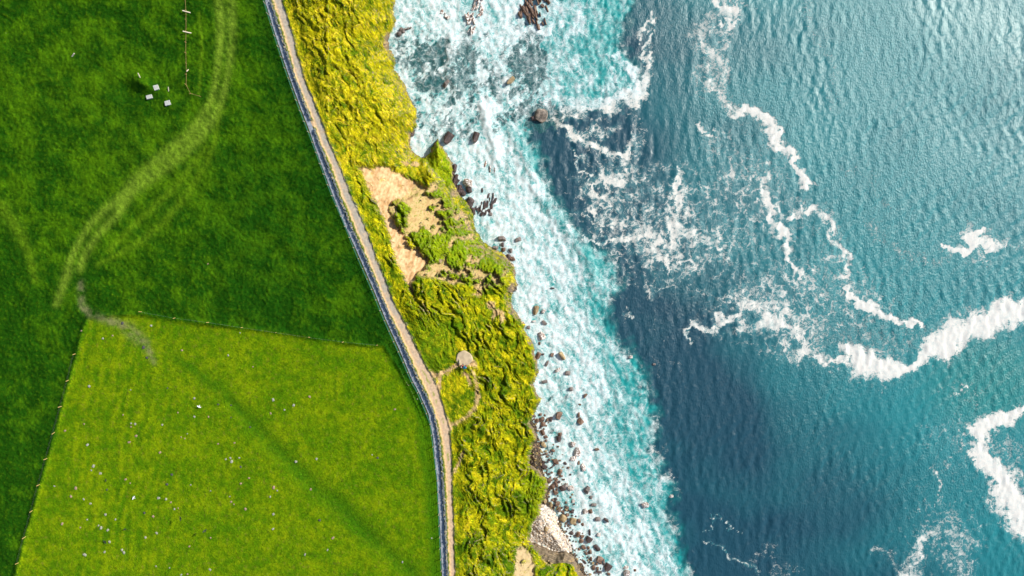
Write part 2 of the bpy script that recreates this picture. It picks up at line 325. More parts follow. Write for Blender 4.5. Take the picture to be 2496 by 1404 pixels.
# ------------------------------------------------------------------ material helpers
class NT:
    def __init__(s, name):
        s.m = bpy.data.materials.new(name); s.m.use_nodes = True; s.t = s.m.node_tree; s.t.nodes.clear()
        s.out = s.n('ShaderNodeOutputMaterial'); s.b = s.n('ShaderNodeBsdfPrincipled'); s.l(s.b.outputs[0], s.out.inputs[0])
    def n(s, k, **kw):
        x = s.t.nodes.new(k)
        for a, v in kw.items(): setattr(x, a, v)
        return x
    def l(s, a, b): s.t.links.new(a, b)
    def val(s, x, inp):
        if hasattr(x, 'is_linked') or hasattr(x, 'links'): s.l(x, inp)
        else: inp.default_value = x
    def math(s, op, a, b=None, c=None, clamp=False):
        x = s.n('ShaderNodeMath', operation=op, use_clamp=clamp); s.val(a, x.inputs[0])
        if b is not None: s.val(b, x.inputs[1])
        if c is not None: s.val(c, x.inputs[2])
        return x.outputs[0]
    def vmath(s, op, a, b=None):
        x = s.n('ShaderNodeVectorMath', operation=op); s.val(a, x.inputs[0])
        if b is not None:
            if op == 'SCALE': s.val(b, x.inputs['Scale'])
            else: s.val(b, x.inputs[1])
        return x.outputs[0]
    def ss(s, x, a, b):
        m = s.n('ShaderNodeMapRange', interpolation_type='SMOOTHSTEP'); s.val(x, m.inputs[0]); s.val(a, m.inputs[1]); s.val(b, m.inputs[2]); return m.outputs[0]
    def mr(s, x, a, b, c, d_):
        m = s.n('ShaderNodeMapRange'); s.val(x, m.inputs[0])
        for i, q in enumerate((a, b, c, d_)): m.inputs[i + 1].default_value = q
        return m.outputs[0]
    def noise(s, vec, scale, detail=3, rough=.5, out=0):
        x = s.n('ShaderNodeTexNoise'); s.l(vec, x.inputs['Vector']); x.inputs['Scale'].default_value = scale
        x.inputs['Detail'].default_value = detail; x.inputs['Roughness'].default_value = rough; return x.outputs[out]
    def vor(s, vec, scale, feat='DISTANCE_TO_EDGE'):
        x = s.n('ShaderNodeTexVoronoi', feature=feat); s.l(vec, x.inputs['Vector']); x.inputs['Scale'].default_value = scale
        return x.outputs['Distance']
    def mix(s, f, a, b, mode='MIX'):
        x = s.n('ShaderNodeMix', data_type='RGBA', blend_type=mode); s.val(f, x.inputs[0])
        for q, i in ((a, 6), (b, 7)):
            if isinstance(q, tuple): x.inputs[i].default_value = q + (1,)
            else: s.l(q, x.inputs[i])
        return x.outputs[2]
    def attr(s, name, out='Fac'):
        x = s.n('ShaderNodeAttribute', attribute_name=name); return x.outputs[out]
    def bump(s, h, strength, dist):
        x = s.n('ShaderNodeBump'); x.inputs['Strength'].default_value = strength; x.inputs['Distance'].default_value = dist
        s.l(h, x.inputs['Height']); s.l(x.outputs[0], s.b.inputs['Normal']); return x.outputs[0]

def ground_mat():
    k = NT('ground'); pos = k.n('ShaderNodeNewGeometry').outputs['Position']
    c = k.attr('col', 'Color'); n1 = k.noise(pos, 2.2, 4, .6); n2 = k.noise(pos, 7, 2, .6)
    f = k.mr(n1, .25, .75, .78, 1.22); pass
    tn = k.n('ShaderNodeNewGeometry').outputs['True Normal']; sx = k.n('ShaderNodeSeparateXYZ'); k.l(tn, sx.inputs[0])
    st_ = k.noise(k.vmath('MULTIPLY', pos, (.12, .12, 1.6)), 1.0, 5, .6); cr_ = k.noise(pos, .9, 5, .6)
    rk = k.mix(k.ss(st_, .38, .62), (.10, .075, .055), (.30, .23, .16)); rk = k.mix(k.ss(cr_, .55, .7), rk, (.07, .085, .02))
    steep = k.ss(k.math('ADD', sx.outputs[2], k.math('MULTIPLY', k.math('SUBTRACT', cr_, .5), .12)), .20, .08)
    c = k.mix(steep, c, rk)
    hsv = k.n('ShaderNodeHueSaturation'); k.l(c, hsv.inputs['Color']); k.l(f, hsv.inputs['Value'])
    k.l(hsv.outputs[0], k.b.inputs['Base Color']); k.b.inputs['Roughness'].default_value = .9
    k.b.inputs['Specular IOR Level'].default_value = .03
    k.bump(k.math('MULTIPLY', k.math('ADD', n1, k.math('MULTIPLY', n2, .5)), k.attr('rgh')), .6, .22)
    return k.m
def grass_mat():
    k = NT('grass_blades'); c = k.attr('col', 'Color'); k.l(c, k.b.inputs['Base Color']); k.b.inputs['Roughness'].default_value = .85
    k.b.inputs['Specular IOR Level'].default_value = .04
    return k.m
def simple(name, rgb, var=.25, scale=3.0, rough=.85, rgb2=None, bump=.3, bd=.05, detail=4, spec=.3, metal=0):
    k = NT(name); tc = k.n('ShaderNodeTexCoord').outputs['Object']
    n = k.noise(tc, scale, detail, .6); f = k.ss(n, .35, .65)
    a = tuple(x * (1 - var) for x in rgb); b = rgb2 or tuple(min(1, x * (1 + var)) for x in rgb)
    k.l(k.mix(f, a, b), k.b.inputs['Base Color']); k.b.inputs['Roughness'].default_value = rough
    k.b.inputs['Specular IOR Level'].default_value = spec; k.b.inputs['Metallic'].default_value = metal
    k.bump(n, bump, bd); return k.m

# ------------------------------------------------------------------ the land sheet
def axis(lo, hi, step, far, grow=1.12):
    a = list(np.arange(lo, hi + step, step)); s = step
    l = [a[0]]; 
    while l[-1] > -far:
        s *= grow; l.append(l[-1] - s)
    s = step; r = [a[-1]]
    while r[-1] < far:
        s *= grow; r.append(r[-1] + s)
    return np.array(l[::-1][:-1] + a + r[1:])
MG = 110.0
US = axis(-MG, 1540, 2.0, 42000); US = US[US < 1640]
VS = axis(-MG, 1514, 2.0, 42000)
gu, gv = np.meshgrid(US, VS)
Z, C, G, DC, UP, SL = land(gu, gv)
farm = np.maximum(np.abs(gu - 1248) - 1400, np.abs(gv - 702) - 900).clip(0)
verts = np.stack([(gu - 1248) * K * (HC - Z), (702 - gv) * K * (HC - Z), Z], -1).reshape(-1, 3)
nv, nu = gu.shape
idx = np.arange(nv * nu).reshape(nv, nu)
F = np.stack([idx[1:, :-1], idx[1:, 1:], idx[:-1, 1:], idx[:-1, :-1]], -1).reshape(-1, 4)
zf = Z.ravel(); F = F[zf[F].max(1) > -2.4]
used = np.unique(F); rm = np.full(nv * nu, -1); rm[used] = np.arange(len(used)); F = rm[F]
gm = ground_mat()
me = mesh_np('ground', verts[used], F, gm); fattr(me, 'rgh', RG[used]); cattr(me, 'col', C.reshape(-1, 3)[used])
tag(obj('ground', me), kind='structure')

i0, i1 = np.searchsorted(US, -MG - .5), np.searchsorted(US, 1540); j0, j1 = np.searchsorted(VS, -MG - .5), np.searchsorted(VS, 1514)
def samp(A, u, v):                  # bilinear look-up on the dense part of the sheet
    x = np.clip((u + MG) / 2, 0, i1 - i0 - 1.01); y = np.clip((v + MG) / 2, 0, j1 - j0 - 1.01)
    xi = x.astype(int); yi = y.astype(int); fx = x - xi; fy = y - yi
    if A.ndim == 3: fx = fx[:, None]; fy = fy[:, None]
    xi = xi + i0; yi = yi + j0
    return (A[yi, xi] * (1 - fx) + A[yi, xi + 1] * fx) * (1 - fy) + (A[yi + 1, xi] * (1 - fx) + A[yi + 1, xi + 1] * fx) * fy
def gz(u, v): return float(samp(Z, np.array([float(u)]), np.array([float(v)]))[0])
def on(u, v, dz=0): return P(u, v, gz(u, v) + dz)

# grass: combed blades of real length lying over the sheet
def blades(name, n, urange, cond, length, width, lift, direction, cvar, yel=0):
    u = rng.uniform(urange[0], urange[1], n); v = rng.uniform(-MG + 2, 1510, n)
    g = samp(G, u, v); m = (rng.random(n) < g) & cond(u, v); u = u[m]; v = v[m]; n = len(u)
    z = samp(Z, u, v); c = samp(C, u, v)
    X = (u - 1248) * K * (HC - z); Y = (702 - v) * K * (HC - z)
    a = direction(u, v) + rng.normal(0, .45, n); L = length * rng.uniform(.5, 1.4, n); W = width * rng.uniform(.6, 1.4, n)
    dx = np.cos(a); dy = np.sin(a)
    lf = lift * rng.uniform(.35, 1.5, n)
    base = np.stack([X, Y, z - .03], -1)
    p0 = base + np.stack([-dy * W / 2, dx * W / 2, 0 * a], -1); p1 = base - np.stack([-dy * W / 2, dx * W / 2, 0 * a], -1)
    px = 1 / (K * (HC - z)); zm = samp(Z, u + dx * L * .45 * px, v - dy * L * .45 * px) - z; zt = samp(Z, u + dx * L * px, v - dy * L * px) - z
    zm = np.clip(zm, -.6, .6); zt = np.clip(zt, -.9, .9)
    zl = samp(Z, u - dy * W * 3 * px, v - dx * W * 3 * px) - z; zr = samp(Z, u + dy * W * 3 * px, v + dx * W * 3 * px) - z; sd = np.clip((zl - zr) / 6, -.2, .2)
    tip = base + np.stack([dx * L, dy * L, lf * .9 + zt], -1)
    p0[:, 2] += sd / 2; p1[:, 2] -= sd / 2; mid = base + np.stack([dx * L * .45, dy * L * .45, lf + zm], -1)
    p2 = mid - np.stack([-dy * W * .4, dx * W * .4, sd * .4], -1); p3 = mid + np.stack([-dy * W * .4, dx * W * .4, sd * .4], -1)
    V_ = np.stack([p0, p1, p2, p3, tip], 1).reshape(-1, 3)
    k = np.arange(n)[:, None] * 5
    Fq = np.concatenate([k + [0, 1, 2], k + [0, 2, 3], k + [3, 2, 4]], 1).reshape(-1, 3)
    me = mesh_np(name, V_, Fq, GM, smooth=False)
    br = np.exp(rng.normal(0, cvar, n))[:, None]
    cc = c * br; t = np.clip(rng.normal(yel, .2, n), 0, 1)[:, None]
    cc = cc * (1 - t) + np.array([.55, .42, .03]) * t
    cattr(me, 'col', np.repeat(np.clip(cc, 0, .9), 5, 0))
    return tag(obj(name, me), kind='stuff')
GM = grass_mat()
fl = lambda u, v: -R(62) + .5 * gn(u / 60, v / 60, 101) + .5 * gn(u / 20, v / 20, 103)
blades('grass', 370000, (640, 1345), lambda u, v: u > xR(v) + 1, .70, .12, .10, fl, .32, -.5).name = 'cliff_grass'
fl2 = lambda u, v: -R(48) + .9 * gn(u / 70, v / 70, 105)
blades('grass', 310000, (-MG + 2, 1085), lambda u, v: (u < xF(v) - 1), .45, .11, .08, fl2, .2, -.9).name = 'pasture_grass'

# ------------------------------------------------------------------ paths as thin sheets on the ground
def ribbon(name, line, wfun, zoff, mat, step=3, jitter=.0, ncross=5):
    line = np.array(line, float); s = np.r_[0, np.cumsum(np.hypot(*np.diff(line[:, :2], axis=0).T))]
    t = np.arange(0, s[-1], step); u = np.interp(t, s, line[:, 0]); v = np.interp(t, s, line[:, 1])
    for _ in range(3):
        u[1:-1] = (u[:-2] + 2 * u[1:-1] + u[2:]) / 4; v[1:-1] = (v[:-2] + 2 * v[1:-1] + v[2:]) / 4
    tu = np.gradient(u); tv = np.gradient(v); L = np.hypot(tu, tv); nx = -tv / L; ny = tu / L
    w_ = wfun(t, s, line); jl = jitter * fbm(t / 9, t * 0, 2, 5); jr = jitter * fbm(t / 9, t * 0 + 7, 2, 6)
    V_ = []
    for q in np.linspace(-.5, .5, ncross):
        jj = jl if q < 0 else jr
        V_.append(np.stack([u + nx * (w_ * q * (1 + jj)), v + ny * (w_ * q * (1 + jj))], -1))
    V_ = np.stack(V_, 1); uu = V_[..., 0].ravel(); vv = V_[..., 1].ravel()
    zz = 40 + zoff + 0 * uu
    W3 = np.stack([(uu - 1248) * K * (HC - zz), (702 - vv) * K * (HC - zz), zz], -1)
    n = len(t); id_ = np.arange(n * ncross).reshape(n, ncross)
    Fq = np.stack([id_[:-1, :-1], id_[:-1, 1:], id_[1:, 1:], id_[1:, :-1]], -1).reshape(-1, 4)
    me = mesh_np(name, W3, Fq, mat); o = obj(name, me); tag(o, kind='structure'); return o
kp = NT('paving'); pos = kp.n('ShaderNodeNewGeometry').outputs['Position']
vo = kp.vor(pos, 1.1); nn = kp.noise(pos, 3, 4)
cb = kp.mix(kp.ss(nn, .35, .65), (.19, .215, .25), (.27, .295, .33)); cb = kp.mix(kp.ss(vo, .0, .05), (.09, .11, .12), cb)
kp.l(cb, kp.b.inputs['Base Color']); kp.b.inputs['Roughness'].default_value = .7; kp.bump(nn, .3, .04)
ribbon('paved_path', PAVED, lambda t, s, l: 10.5 + 0 * t, .10, kp.m, jitter=.06)

# ------------------------------------------------------------------ the sea
SU = axis(915, 2530, 3.0, 42000); SV = axis(-30, 1434, 3.0, 42000)
su, sv = np.meshgrid(SU, SV); shp = su.shape; U = su.ravel(); V = sv.ravel()
w1x = fbm(U / 60, V / 60, 4, 201) * 20; w1y = fbm(U / 60, V / 60, 4, 205) * 20
w2x = fbm(U / 18, V / 18, 3, 211) * 7; w2y = fbm(U / 18, V / 18, 3, 215) * 7
Uw = U + w1x * .45 + w2x; Vw = V + w1y * .45 + w2y
Us0 = U + w1x * .9 + w2x * 1.4; Vs0 = V + w1y * .9 + w2y * 1.4
OUT = [(2000,-800),(1560,-300),(1545,0),(1520,60),(1515,110),(1545,150),(1558,190),(1545,225),(1500,245),(1440,262),(1380,265),(1330,262),(1300,300),(1290,330),(1322,390),(1325,440),
 (1365,500),(1392,550),(1450,600),(1505,650),(1512,700),(1480,740),(1492,800),(1530,850),(1570,900),(1582,960),(1600,1000),(1600,1050),(1590,1100),
 (1618,1150),(1640,1200),(1632,1250),(1652,1300),(1662,1350),(1690,1410),(1720,1600),(1900,3000),(1900,9000),(-3000,9000),(-3000,-9000),(2000,-9000)]
DENSE = [(1700,-800),(1420,-100),(1345,0),(1345,60),(1350,120),(1345,170),(1330,230),(1290,290),(1240,320),(1255,350),(1290,400),(1308,450),(1348,500),(1366,550),(1396,600),(1418,650),
 (1412,700),(1428,750),(1450,800),(1478,850),(1488,900),(1498,950),(1492,1000),(1482,1050),(1498,1100),(1512,1150),(1560,1200),(1575,1250),(1600,1300),
 (1622,1350),(1652,1410),(1690,1600),(1850,3000),(1850,9000),(-3000,9000),(-3000,-9000),(1700,-9000)]
so_ = sdist(Uw, Vw, OUT, 200); sd_ = sdist(Uw, Vw, DENSE, 200)
A_f = np.zeros_like(U); A_s = np.zeros_like(U); A_t = np.zeros_like(U)
# surf zone
nb = .55 * fbm(U / 40, V / 60, 4, 221) + .8 * fbm((U * .88 - V * .48) / 15, (V * .88 + U * .48) / 85, 4, 222)
surf = np.clip(.18 + .26 * sm(sd_, -45, 15) + .10 * sm(sd_, 10, 70) + .36 * nb, 0, 1) * sm(so_, -34, 12)
A_t = sm(so_ + 22 * fbm(U / 30, V / 30, 3, 229), -30, 26)
# darker, less foamy pools near the upper coast
POOLS = [(1120,190,170,110,.52),(1080,310,95,45,.5),(1290,270,80,45,.75),(1300,110,60,60,.5),(1070,135,110,55,1.0),(1095,190,80,50,.95),(1150,150,45,60,.8),(1285,150,55,80,1.0),(1240,215,50,50,.6),(1180,300,70,30,.5),(1040,130,75,40,.8),(1060,190,75,55,.75),(1110,120,50,40,.6),(1155,110,34,34,.55),(1160,165,26,50,.35),(1285,120,52,42,.85),(1310,170,40,70,.75),(1250,180,40,70,.25),(1100,240,90,40,.4),
 (1180,235,80,30,.35),(1060,290,60,40,.30),(1130,300,60,40,.28),(1330,300,50,25,.85),(1300,245,70,25,.4),(1450,105,60,45,.55),(1480,150,60,35,.6),(1500,60,30,60,.6),(1400,120,60,90,.22),
 (1030,345,30,30,.25),(1365,1040,30,60,.35),(1350,970,40,40,.35),(1340,1130,40,60,.25)]
dp = np.zeros_like(U)
for x, y, rx, ry, q_ in POOLS: dp = np.maximum(dp, q_ * np.exp(-((Us0 - x) / rx) ** 2 - ((Vs0 - y) / ry) ** 2))
pn = fbm(U / 34 + w2x / 9, V / 46 + w2y / 9, 5, 225); ps = fbm((U * .8 + V * .6) / 16, (V * .8 - U * .6) / 60, 4, 226)
dp = sm(dp + .75 * pn + .5 * ps, .28, .66) * sm(dp, .06, .3); dk = dp * (1 - .8 * ((Us0 > 1365) & (Us0 < 1540) & (Vs0 < 190)))
surf = surf * (1 - dp) + .19 * dp * sm(so_, -20, 0) ; A_f = surf.copy()
w3 = fbm(U / 8, V / 8, 2, 219) * 3.5; w4 = fbm(U / 8, V / 8, 2, 220) * 3.5
Us_ = U + w1x * 1.2 + w2x * 1.2 + w3; Vs_ = V + w1y * 1.2 + w2y * 1.2 + w4
brk = sm(fbm(U / 24, V / 24, 3, 223), -.15, .5)
def streak(pts, inten=.95, kind='f', soft=.8, side=0):
    global A_f, A_s
    dd, ww = pdist(Us_, Vs_, pts, 110); mod = 1 if inten >= 1 else 1 - .5 * brk
    q = (inten if inten >= .98 else inten * .82) * np.clip(1.22 - dd / (ww * soft * 1.25 + 1e-3) * .8, 0, 1) * mod
    if kind == 'f': A_f = np.maximum(A_f, q); A_s = np.maximum(A_s, .62 * inten * np.exp(-(dd / (ww * 2.2 + 7)) ** 2) * (so_ < 20) * (.5 + brk))
    else: A_s = np.maximum(A_s, inten * np.exp(-(dd / ww) ** 2))
st = streak
st([(1215,250,10),(1180,262,14),(1185,300,13),(1203,340,13),(1207,385,9)],1.0)
st([(1095,0,25),(1100,60,25),(1115,85,14),(1105,110,6)],.9); st([(1150,60,25),(1130,90,22),(1098,120,9),(1100,160,5)],.85)
st([(1200,100,25),(1225,160,25),(1215,220,22)],.7); st([(1240,20,26),(1240,70,22),(1320,75,26)],.9); st([(1060,55,35),(1050,75,22)],.95); st([(980,30,24),(1000,70,12)],.65)
st([(1100,360,40),(1150,400,50),(1190,470,50),(1230,540,50)],.85)
st([(1345,20,20),(1370,120,22),(1340,180,14)],.5)
st([(1375,1080,10),(1410,1140,13),(1450,1195,15),(1490,1245,16),(1540,1320,16),(1580,1400,14)],.97); st([(1235,345,14),(1265,420,20),(1310,495,22),(1345,560,20),(1370,620,14)],.95)
st([(1280,600,14),(1320,700,16),(1350,800,16),(1380,900,12)],.9); st([(1420,900,10),(1440,980,12),(1420,1050,12)],.85); st([(1180,520,20),(1230,590,16)],.9); st([(1350,1000,12),(1380,1060,10)],.85)
# outer turquoise lobe laced with foam
st([(1585,35,5),(1578,75,8),(1560,95,4)]); st([(1583,92,5),(1574,140,8),(1577,195,8),(1565,240,9),(1530,250,9)])
st([(1490,130,7),(1530,165,11),(1552,200,13),(1548,228,16),(1505,240,16),(1480,270,14),(1440,268,9)]); st([(1470,120,4),(1490,170,6),(1520,215,8)],.7)
st([(1345,295,8),(1400,322,11),(1450,350,13),(1488,384,12),(1510,380,8),(1530,360,8)]); st([(1380,240,16),(1430,250,12),(1420,275,16),(1370,270,16)],.72); st([(1350,200,16),(1370,260,14)],.7)
st([(1400,370,3),(1425,410,4),(1443,452,4)],.8); st([(1530,330,6),(1522,380,8),(1520,420,11),(1480,450,10),(1450,440,6)],.85)
st([(1450,445,4),(1448,480,5),(1475,485,8),(1495,520,8),(1460,540,5),(1450,500,4)],.8)
st([(1400,520,3),(1430,530,4),(1470,560,6)],.7)
def patch(x, y, rx, ry, f, sp_=0):
    global A_f, A_s
    q = np.exp(-(((Us_ - x) / rx) ** 2 + ((Vs_ - y) / ry) ** 2) ** 1.5); m_ = np.clip(.75 + .8 * fbm(U / 28, V / 28, 3, 227), .1, 1.4)
    A_f = np.maximum(A_f, f * q * m_); A_s = np.maximum(A_s, sp_ * q * m_)
patch(1500, 470, 70, 60, .52, .4); patch(1515, 530, 60, 40, .50, .35); patch(1540, 390, 34, 60, .4, .5); patch(1650, 560, 80, 70, .5, .5); patch(1650, 470, 36, 50, .5, .4); patch(1590, 600, 60, 30, .5, .4)
patch(1740, 590, 90, 60, .28, .55); patch(1850, 620, 80, 60, .2, .5); patch(1430, 250, 80, 30, .6, 0); patch(1400, 180, 60, 50, .52, 0); patch(1490, 210, 50, 40, .42, 0); patch(1390, 60, 50, 70, .55, 0); patch(1350, 250, 40, 40, .5); patch(1460, 320, 50, 30, .45, .3)
patch(1980, 700, 50, 50, .42, .6); patch(1880, 780, 90, 60, .35, .6); patch(1980, 810, 60, 50, .3, .6); patch(2140, 850, 80, 40, .3, .55); patch(1720, 170, 40, 90, .3, .6); patch(1870, 380, 50, 70, .22, .55); patch(1740, 380, 40, 60, .3, .5)
patch(1640, 560, 250, 170, .44, .16); patch(1960, 740, 260, 130, .42, .3); patch(1830, 480, 130, 140, .36, .2); patch(1500, 480, 120, 110, .42, .2); patch(2330, 1080, 90, 120, .22, .3); patch(2300, 1300, 110, 120, .3, .3); patch(1880, 770, 110, 60, .62, .7); patch(1950, 830, 60, 50, .6, .6); patch(1975, 690, 50, 45, .58, .6); patch(2030, 620, 40, 90, .36, .5); patch(1740, 150, 45, 110, .46, .7); patch(1870, 400, 50, 80, .38, .6); patch(1480, 700, 40, 50, .5); patch(1580, 1110, 50, 60, .42); patch(1600, 1180, 50, 50, .45); patch(1550, 1000, 30, 60, .4)
st([(1420,575,4),(1450,583,6),(1500,578,10),(1560,575,16),(1595,590,18),(1620,620,14),(1640,632,8)],.9)
st([(1665,420,7),(1650,465,10),(1660,490,12),(1635,530,10),(1648,570,18),(1640,610,12),(1630,650,7)],.88); st([(1650,560,14),(1700,575,16),(1735,590,12),(1760,610,8)],.85)

st([(1630,665,4),(1645,648,5),(1668,640,7),(1685,655,5),(1682,668,4)],.85); st([(1572,700,4),(1600,706,4),(1620,703,4)],.6)
st([(1560,600,16),(1590,640,16),(1590,690,14)],.55,'s'); st([(1570,430,40),(1600,520,50),(1620,600,40)],.38,'s')
st([(1500,440,40),(1520,520,40)],.5,'s')
st([(1590,60,26),(1600,160,16),(1612,210,14)],.32,'s'); st([(1540,270,30),(1560,340,26),(1560,420,20)],.55,'s')
st([(1735,-60,14),(1745,0,14),(1780,20,22),(1785,45,22),(1765,62,10)],.95); st([(1800,-10,6),(1790,10,3),(1804,40,5)],.9)
st([(1740,40,24),(1700,80,34),(1712,120,36),(1745,160,40),(1760,200,36),(1765,240,24),(1790,280,14)],.72,'s'); st([(1700,100,10),(1712,125,12),(1735,130,8)],.8)
st([(1745,200,12),(1758,240,12),(1775,265,8)],.75)
st([(1785,272,7),(1810,272,10),(1850,280,13),(1885,300,13),(1895,325,12),(1900,345,10)],1.0); st([(1885,350,8),(1910,360,13),(1935,378,13),(1945,400,7),(1960,430,9),(1970,450,11),(1965,460,8)],1.0)
st([(1800,300,40),(1870,370,40),(1900,430,40),(1910,490,34)],.42,'s')
st([(1700,300,6),(1715,330,9),(1725,345,8),(1745,320,7),(1780,322,8)],.75); st([(1785,330,14),(1795,380,13),(1810,420,14)],.6,'s')
st([(1700,300,22),(1750,370,34),(1730,440,30),(1790,430,30)],.42,'s'); st([(1745,440,6),(1790,432,9),(1820,432,8)],.7)
st([(1825,425,6),(1850,450,9),(1868,480,8)],.8); st([(1860,470,10),(1875,505,10),(1885,540,10),(1905,570,9),(1920,600,8),(1935,640,7),(1945,680,7)],.98)
st([(1760,520,50),(1800,580,50),(1850,620,44),(1900,650,44)],.5,'s'); st([(1700,640,30),(1760,600,40),(1800,660,30)],.45,'s'); st([(1960,690,18),(1990,680,18)],.7,'s'); st([(1950,690,8),(1975,680,9),(1995,695,8),(1985,720,8)],.6)
st([(1960,-20,24),(1970,20,26),(1985,80,20),(2020,130,22),(2035,165,18),(2025,210,26),(2035,260,26)],.5,'s')
st([(1893,500,8),(1925,530,8),(1950,520,9),(1975,505,12),(2005,512,14),(2022,530,11),(2030,570,10),(2045,600,9),(2055,640,9),(2060,680,8)],.9)
st([(1880,520,20),(1930,560,24),(1990,560,26),(2010,640,30),(2040,700,22)],.5,'s')
st([(2055,690,7),(2075,715,8),(2110,740,9),(2150,768,9),(2200,780,7),(2232,795,6)],1.0); st([(2200,800,20),(2240,830,26),(2180,850,30),(2120,820,26),(2060,830,30),(2000,790,40)],.55,'s')
st([(2060,400,18),(2110,430,26),(2140,470,26),(2160,520,16)],.5,'s'); st([(2120,540,24),(2160,590,24),(2210,625,26),(2260,640,26),(2320,620,18)],.6,'s')
st([(2300,600,5),(2325,612,9),(2360,622,14),(2375,590,18),(2368,562,18),(2395,556,8)],1.0); st([(2385,595,12),(2420,582,13),(2440,592,13),(2405,610,6)],.98); st([(2395,615,6),(2400,640,6),(2385,650,5)],.75); st([(2450,605,10),(2500,592,16),(2560,590,18)],.6,'s')
st([(1688,832,3),(1676,808,4),(1690,792,7),(1715,800,8),(1740,800,9),(1755,780,8),(1780,768,9),(1802,768,7)],.92)
st([(1790,715,26),(1850,750,26),(1900,785,28),(1950,820,24),(1990,860,20),(2010,880,14)],.72,'f',.85); st([(1830,700,26),(1900,740,36),(1960,790,36)],.62,'s')
st([(1870,770,9),(1910,800,12),(1950,830,14),(1985,865,14),(2010,885,12),(2060,880,10)],.9)
st([(2070,865,20),(2100,880,30),(2140,895,30),(2180,895,20),(2215,900,14),(2245,885,14),(2270,850,20),(2310,832,28),(2360,805,30),(2410,785,28),(2450,765,24),(2500,745,24),(2600,715,26)],1.0,'f',.95)
st([(2080,800,30),(2200,840,30),(2270,815,30),(2320,780,20)],.5,'s'); st([(2160,640,1),(2165,641,1)],0)
st([(2520,985,6),(2490,992,7),(2465,1010,12),(2440,1030,20),(2400,1045,26),(2375,1055,20),(2385,1090,22),(2420,1130,26),(2445,1180,32),(2465,1220,36),(2510,1250,46),(2600,1300,60)],1.0,'f',.95)
st([(2440,1080,24),(2490,1100,34),(2470,1140,20)],.6,'s'); st([(2285,960,16),(2330,950,22),(2390,950,30),(2370,985,22)],.5,'s'); st([(2320,960,3),(2345,945,4),(2362,935,4)],.7)
st([(2250,1050,24),(2300,1060,34),(2330,1090,26)],.42,'s'); st([(2270,1145,9),(2288,1160,8),(2296,1185,6)],.7); st([(2290,1200,10),(2320,1240,24),(2330,1300,40),(2350,1350,50),(2350,1404,50)],.62,'s')
st([(2285,1290,16),(2255,1330,22),(2220,1370,26),(2205,1420,36)],.72,'s'); st([(2195,1395,9),(2215,1400,16),(2230,1440,20)],.95); st([(2130,1340,20),(2170,1345,22),(2185,1370,18)],.62,'s'); st([(2270,1310,8),(2250,1340,9),(2230,1375,10)],.7)
st([(1728,1330,3),(1750,1332,4),(1772,1340,5),(1800,1360,6),(1830,1372,6),(1840,1390,4)],.62,'f'); st([(1725,1290,2),(1740,1262,2.5),(1770,1272,2.5),(1795,1300,2.5)],.6); st([(1780,1345,20),(1830,1370,24),(1880,1330,20),(1900,1400,26)],.5,'s'); st([(1890,1390,16),(1950,1385,18)],.5,'s')
st([(1590,780,6),(1600,800,8),(1610,830,6)],.55,'s'); st([(1520,770,2),(1550,765,2)],.6); st([(1650,900,12),(1640,890,10)],.5,'s'); st([(1585,870,9),(1600,905,10)],.45,'s')
st([(1600,1010,3),(1608,1040,3),(1595,1070,3)],.6); st([(1675,1120,12),(1690,1130,8)],.35,'s')
# tint: deep blue-grey in the lee, teal in the open, green towards the right
tint = sm(U - .3 * (V - 700) - .35 * np.clip(V - 800, 0, 700) + 70 * fbm(U / 200, V / 200, 2, 231), 1560, 2150)
tint = np.clip(tint + .25 * fbm(U / 260, V / 180, 3, 233), 0, 1)
green = sm(-np.hypot((U - 2430) / 260, (V - 930) / 170), -1, -.2) * .7
# wave relief
kk = (HC * K)
X0 = (U - 1248) * kk; Y0 = (702 - V) * kk
zz = np.zeros_like(U); rr = np.random.default_rng(5)
near = (1 - sm(np.abs(X0), 180, 300)) * (1 - sm(np.abs(Y0), 120, 220))
for i in range(46):
    lam = 1.0 * (4.5 / 1.0) ** rr.random(); th = R(-14) + rr.normal(0, .58); ph = rr.uniform(0, 6.28)
    kx, ky = math.cos(th) * 2 * math.pi / lam, math.sin(th) * 2 * math.pi / lam
    s_ = np.sin(X0 * kx + Y0 * ky + ph + .8 * gn(X0 / 9, Y0 / 9, 300 + i % 4))
    zz += .0048 * lam ** .8 * s_
openw = 1 - .55 * sm(so_, -20, 20)
zz *= openw * near * (1 + .55 * gn(U / 170, V / 170, 251) + .3 * gn(U / 60, V / 60, 252))
zz += sm(so_, -10, 10) * near * (.25 * fbm(U / 12, V / 16, 4, 241)) + .12 * np.clip(A_f - .5, 0, 1) * near
def crest(pts, h, wd):
    global zz
    dd, _ = pdist(U + w2x * .5, V + w2y * .5, pts, 60); zz += h * np.exp(-(dd / wd) ** 2)
crest([(1105,105),(1100,150),(1103,190),(1115,220)], .5, 14); crest([(1180,262),(1190,300),(1206,340),(1210,390)], .45, 13)
crest([(1250,330),(1290,400),(1300,450),(1345,520),(1390,570),(1440,640),(1450,690)], .4, 16); crest([(1400,1130),(1440,1180),(1480,1240)], .25, 16)
V3 = np.stack([X0, Y0, zz], -1)
nv, nu = shp; idx = np.arange(nv * nu).reshape(nv, nu)
F = np.stack([idx[1:, :-1], idx[1:, 1:], idx[:-1, 1:], idx[:-1, :-1]], -1).reshape(-1, 4)

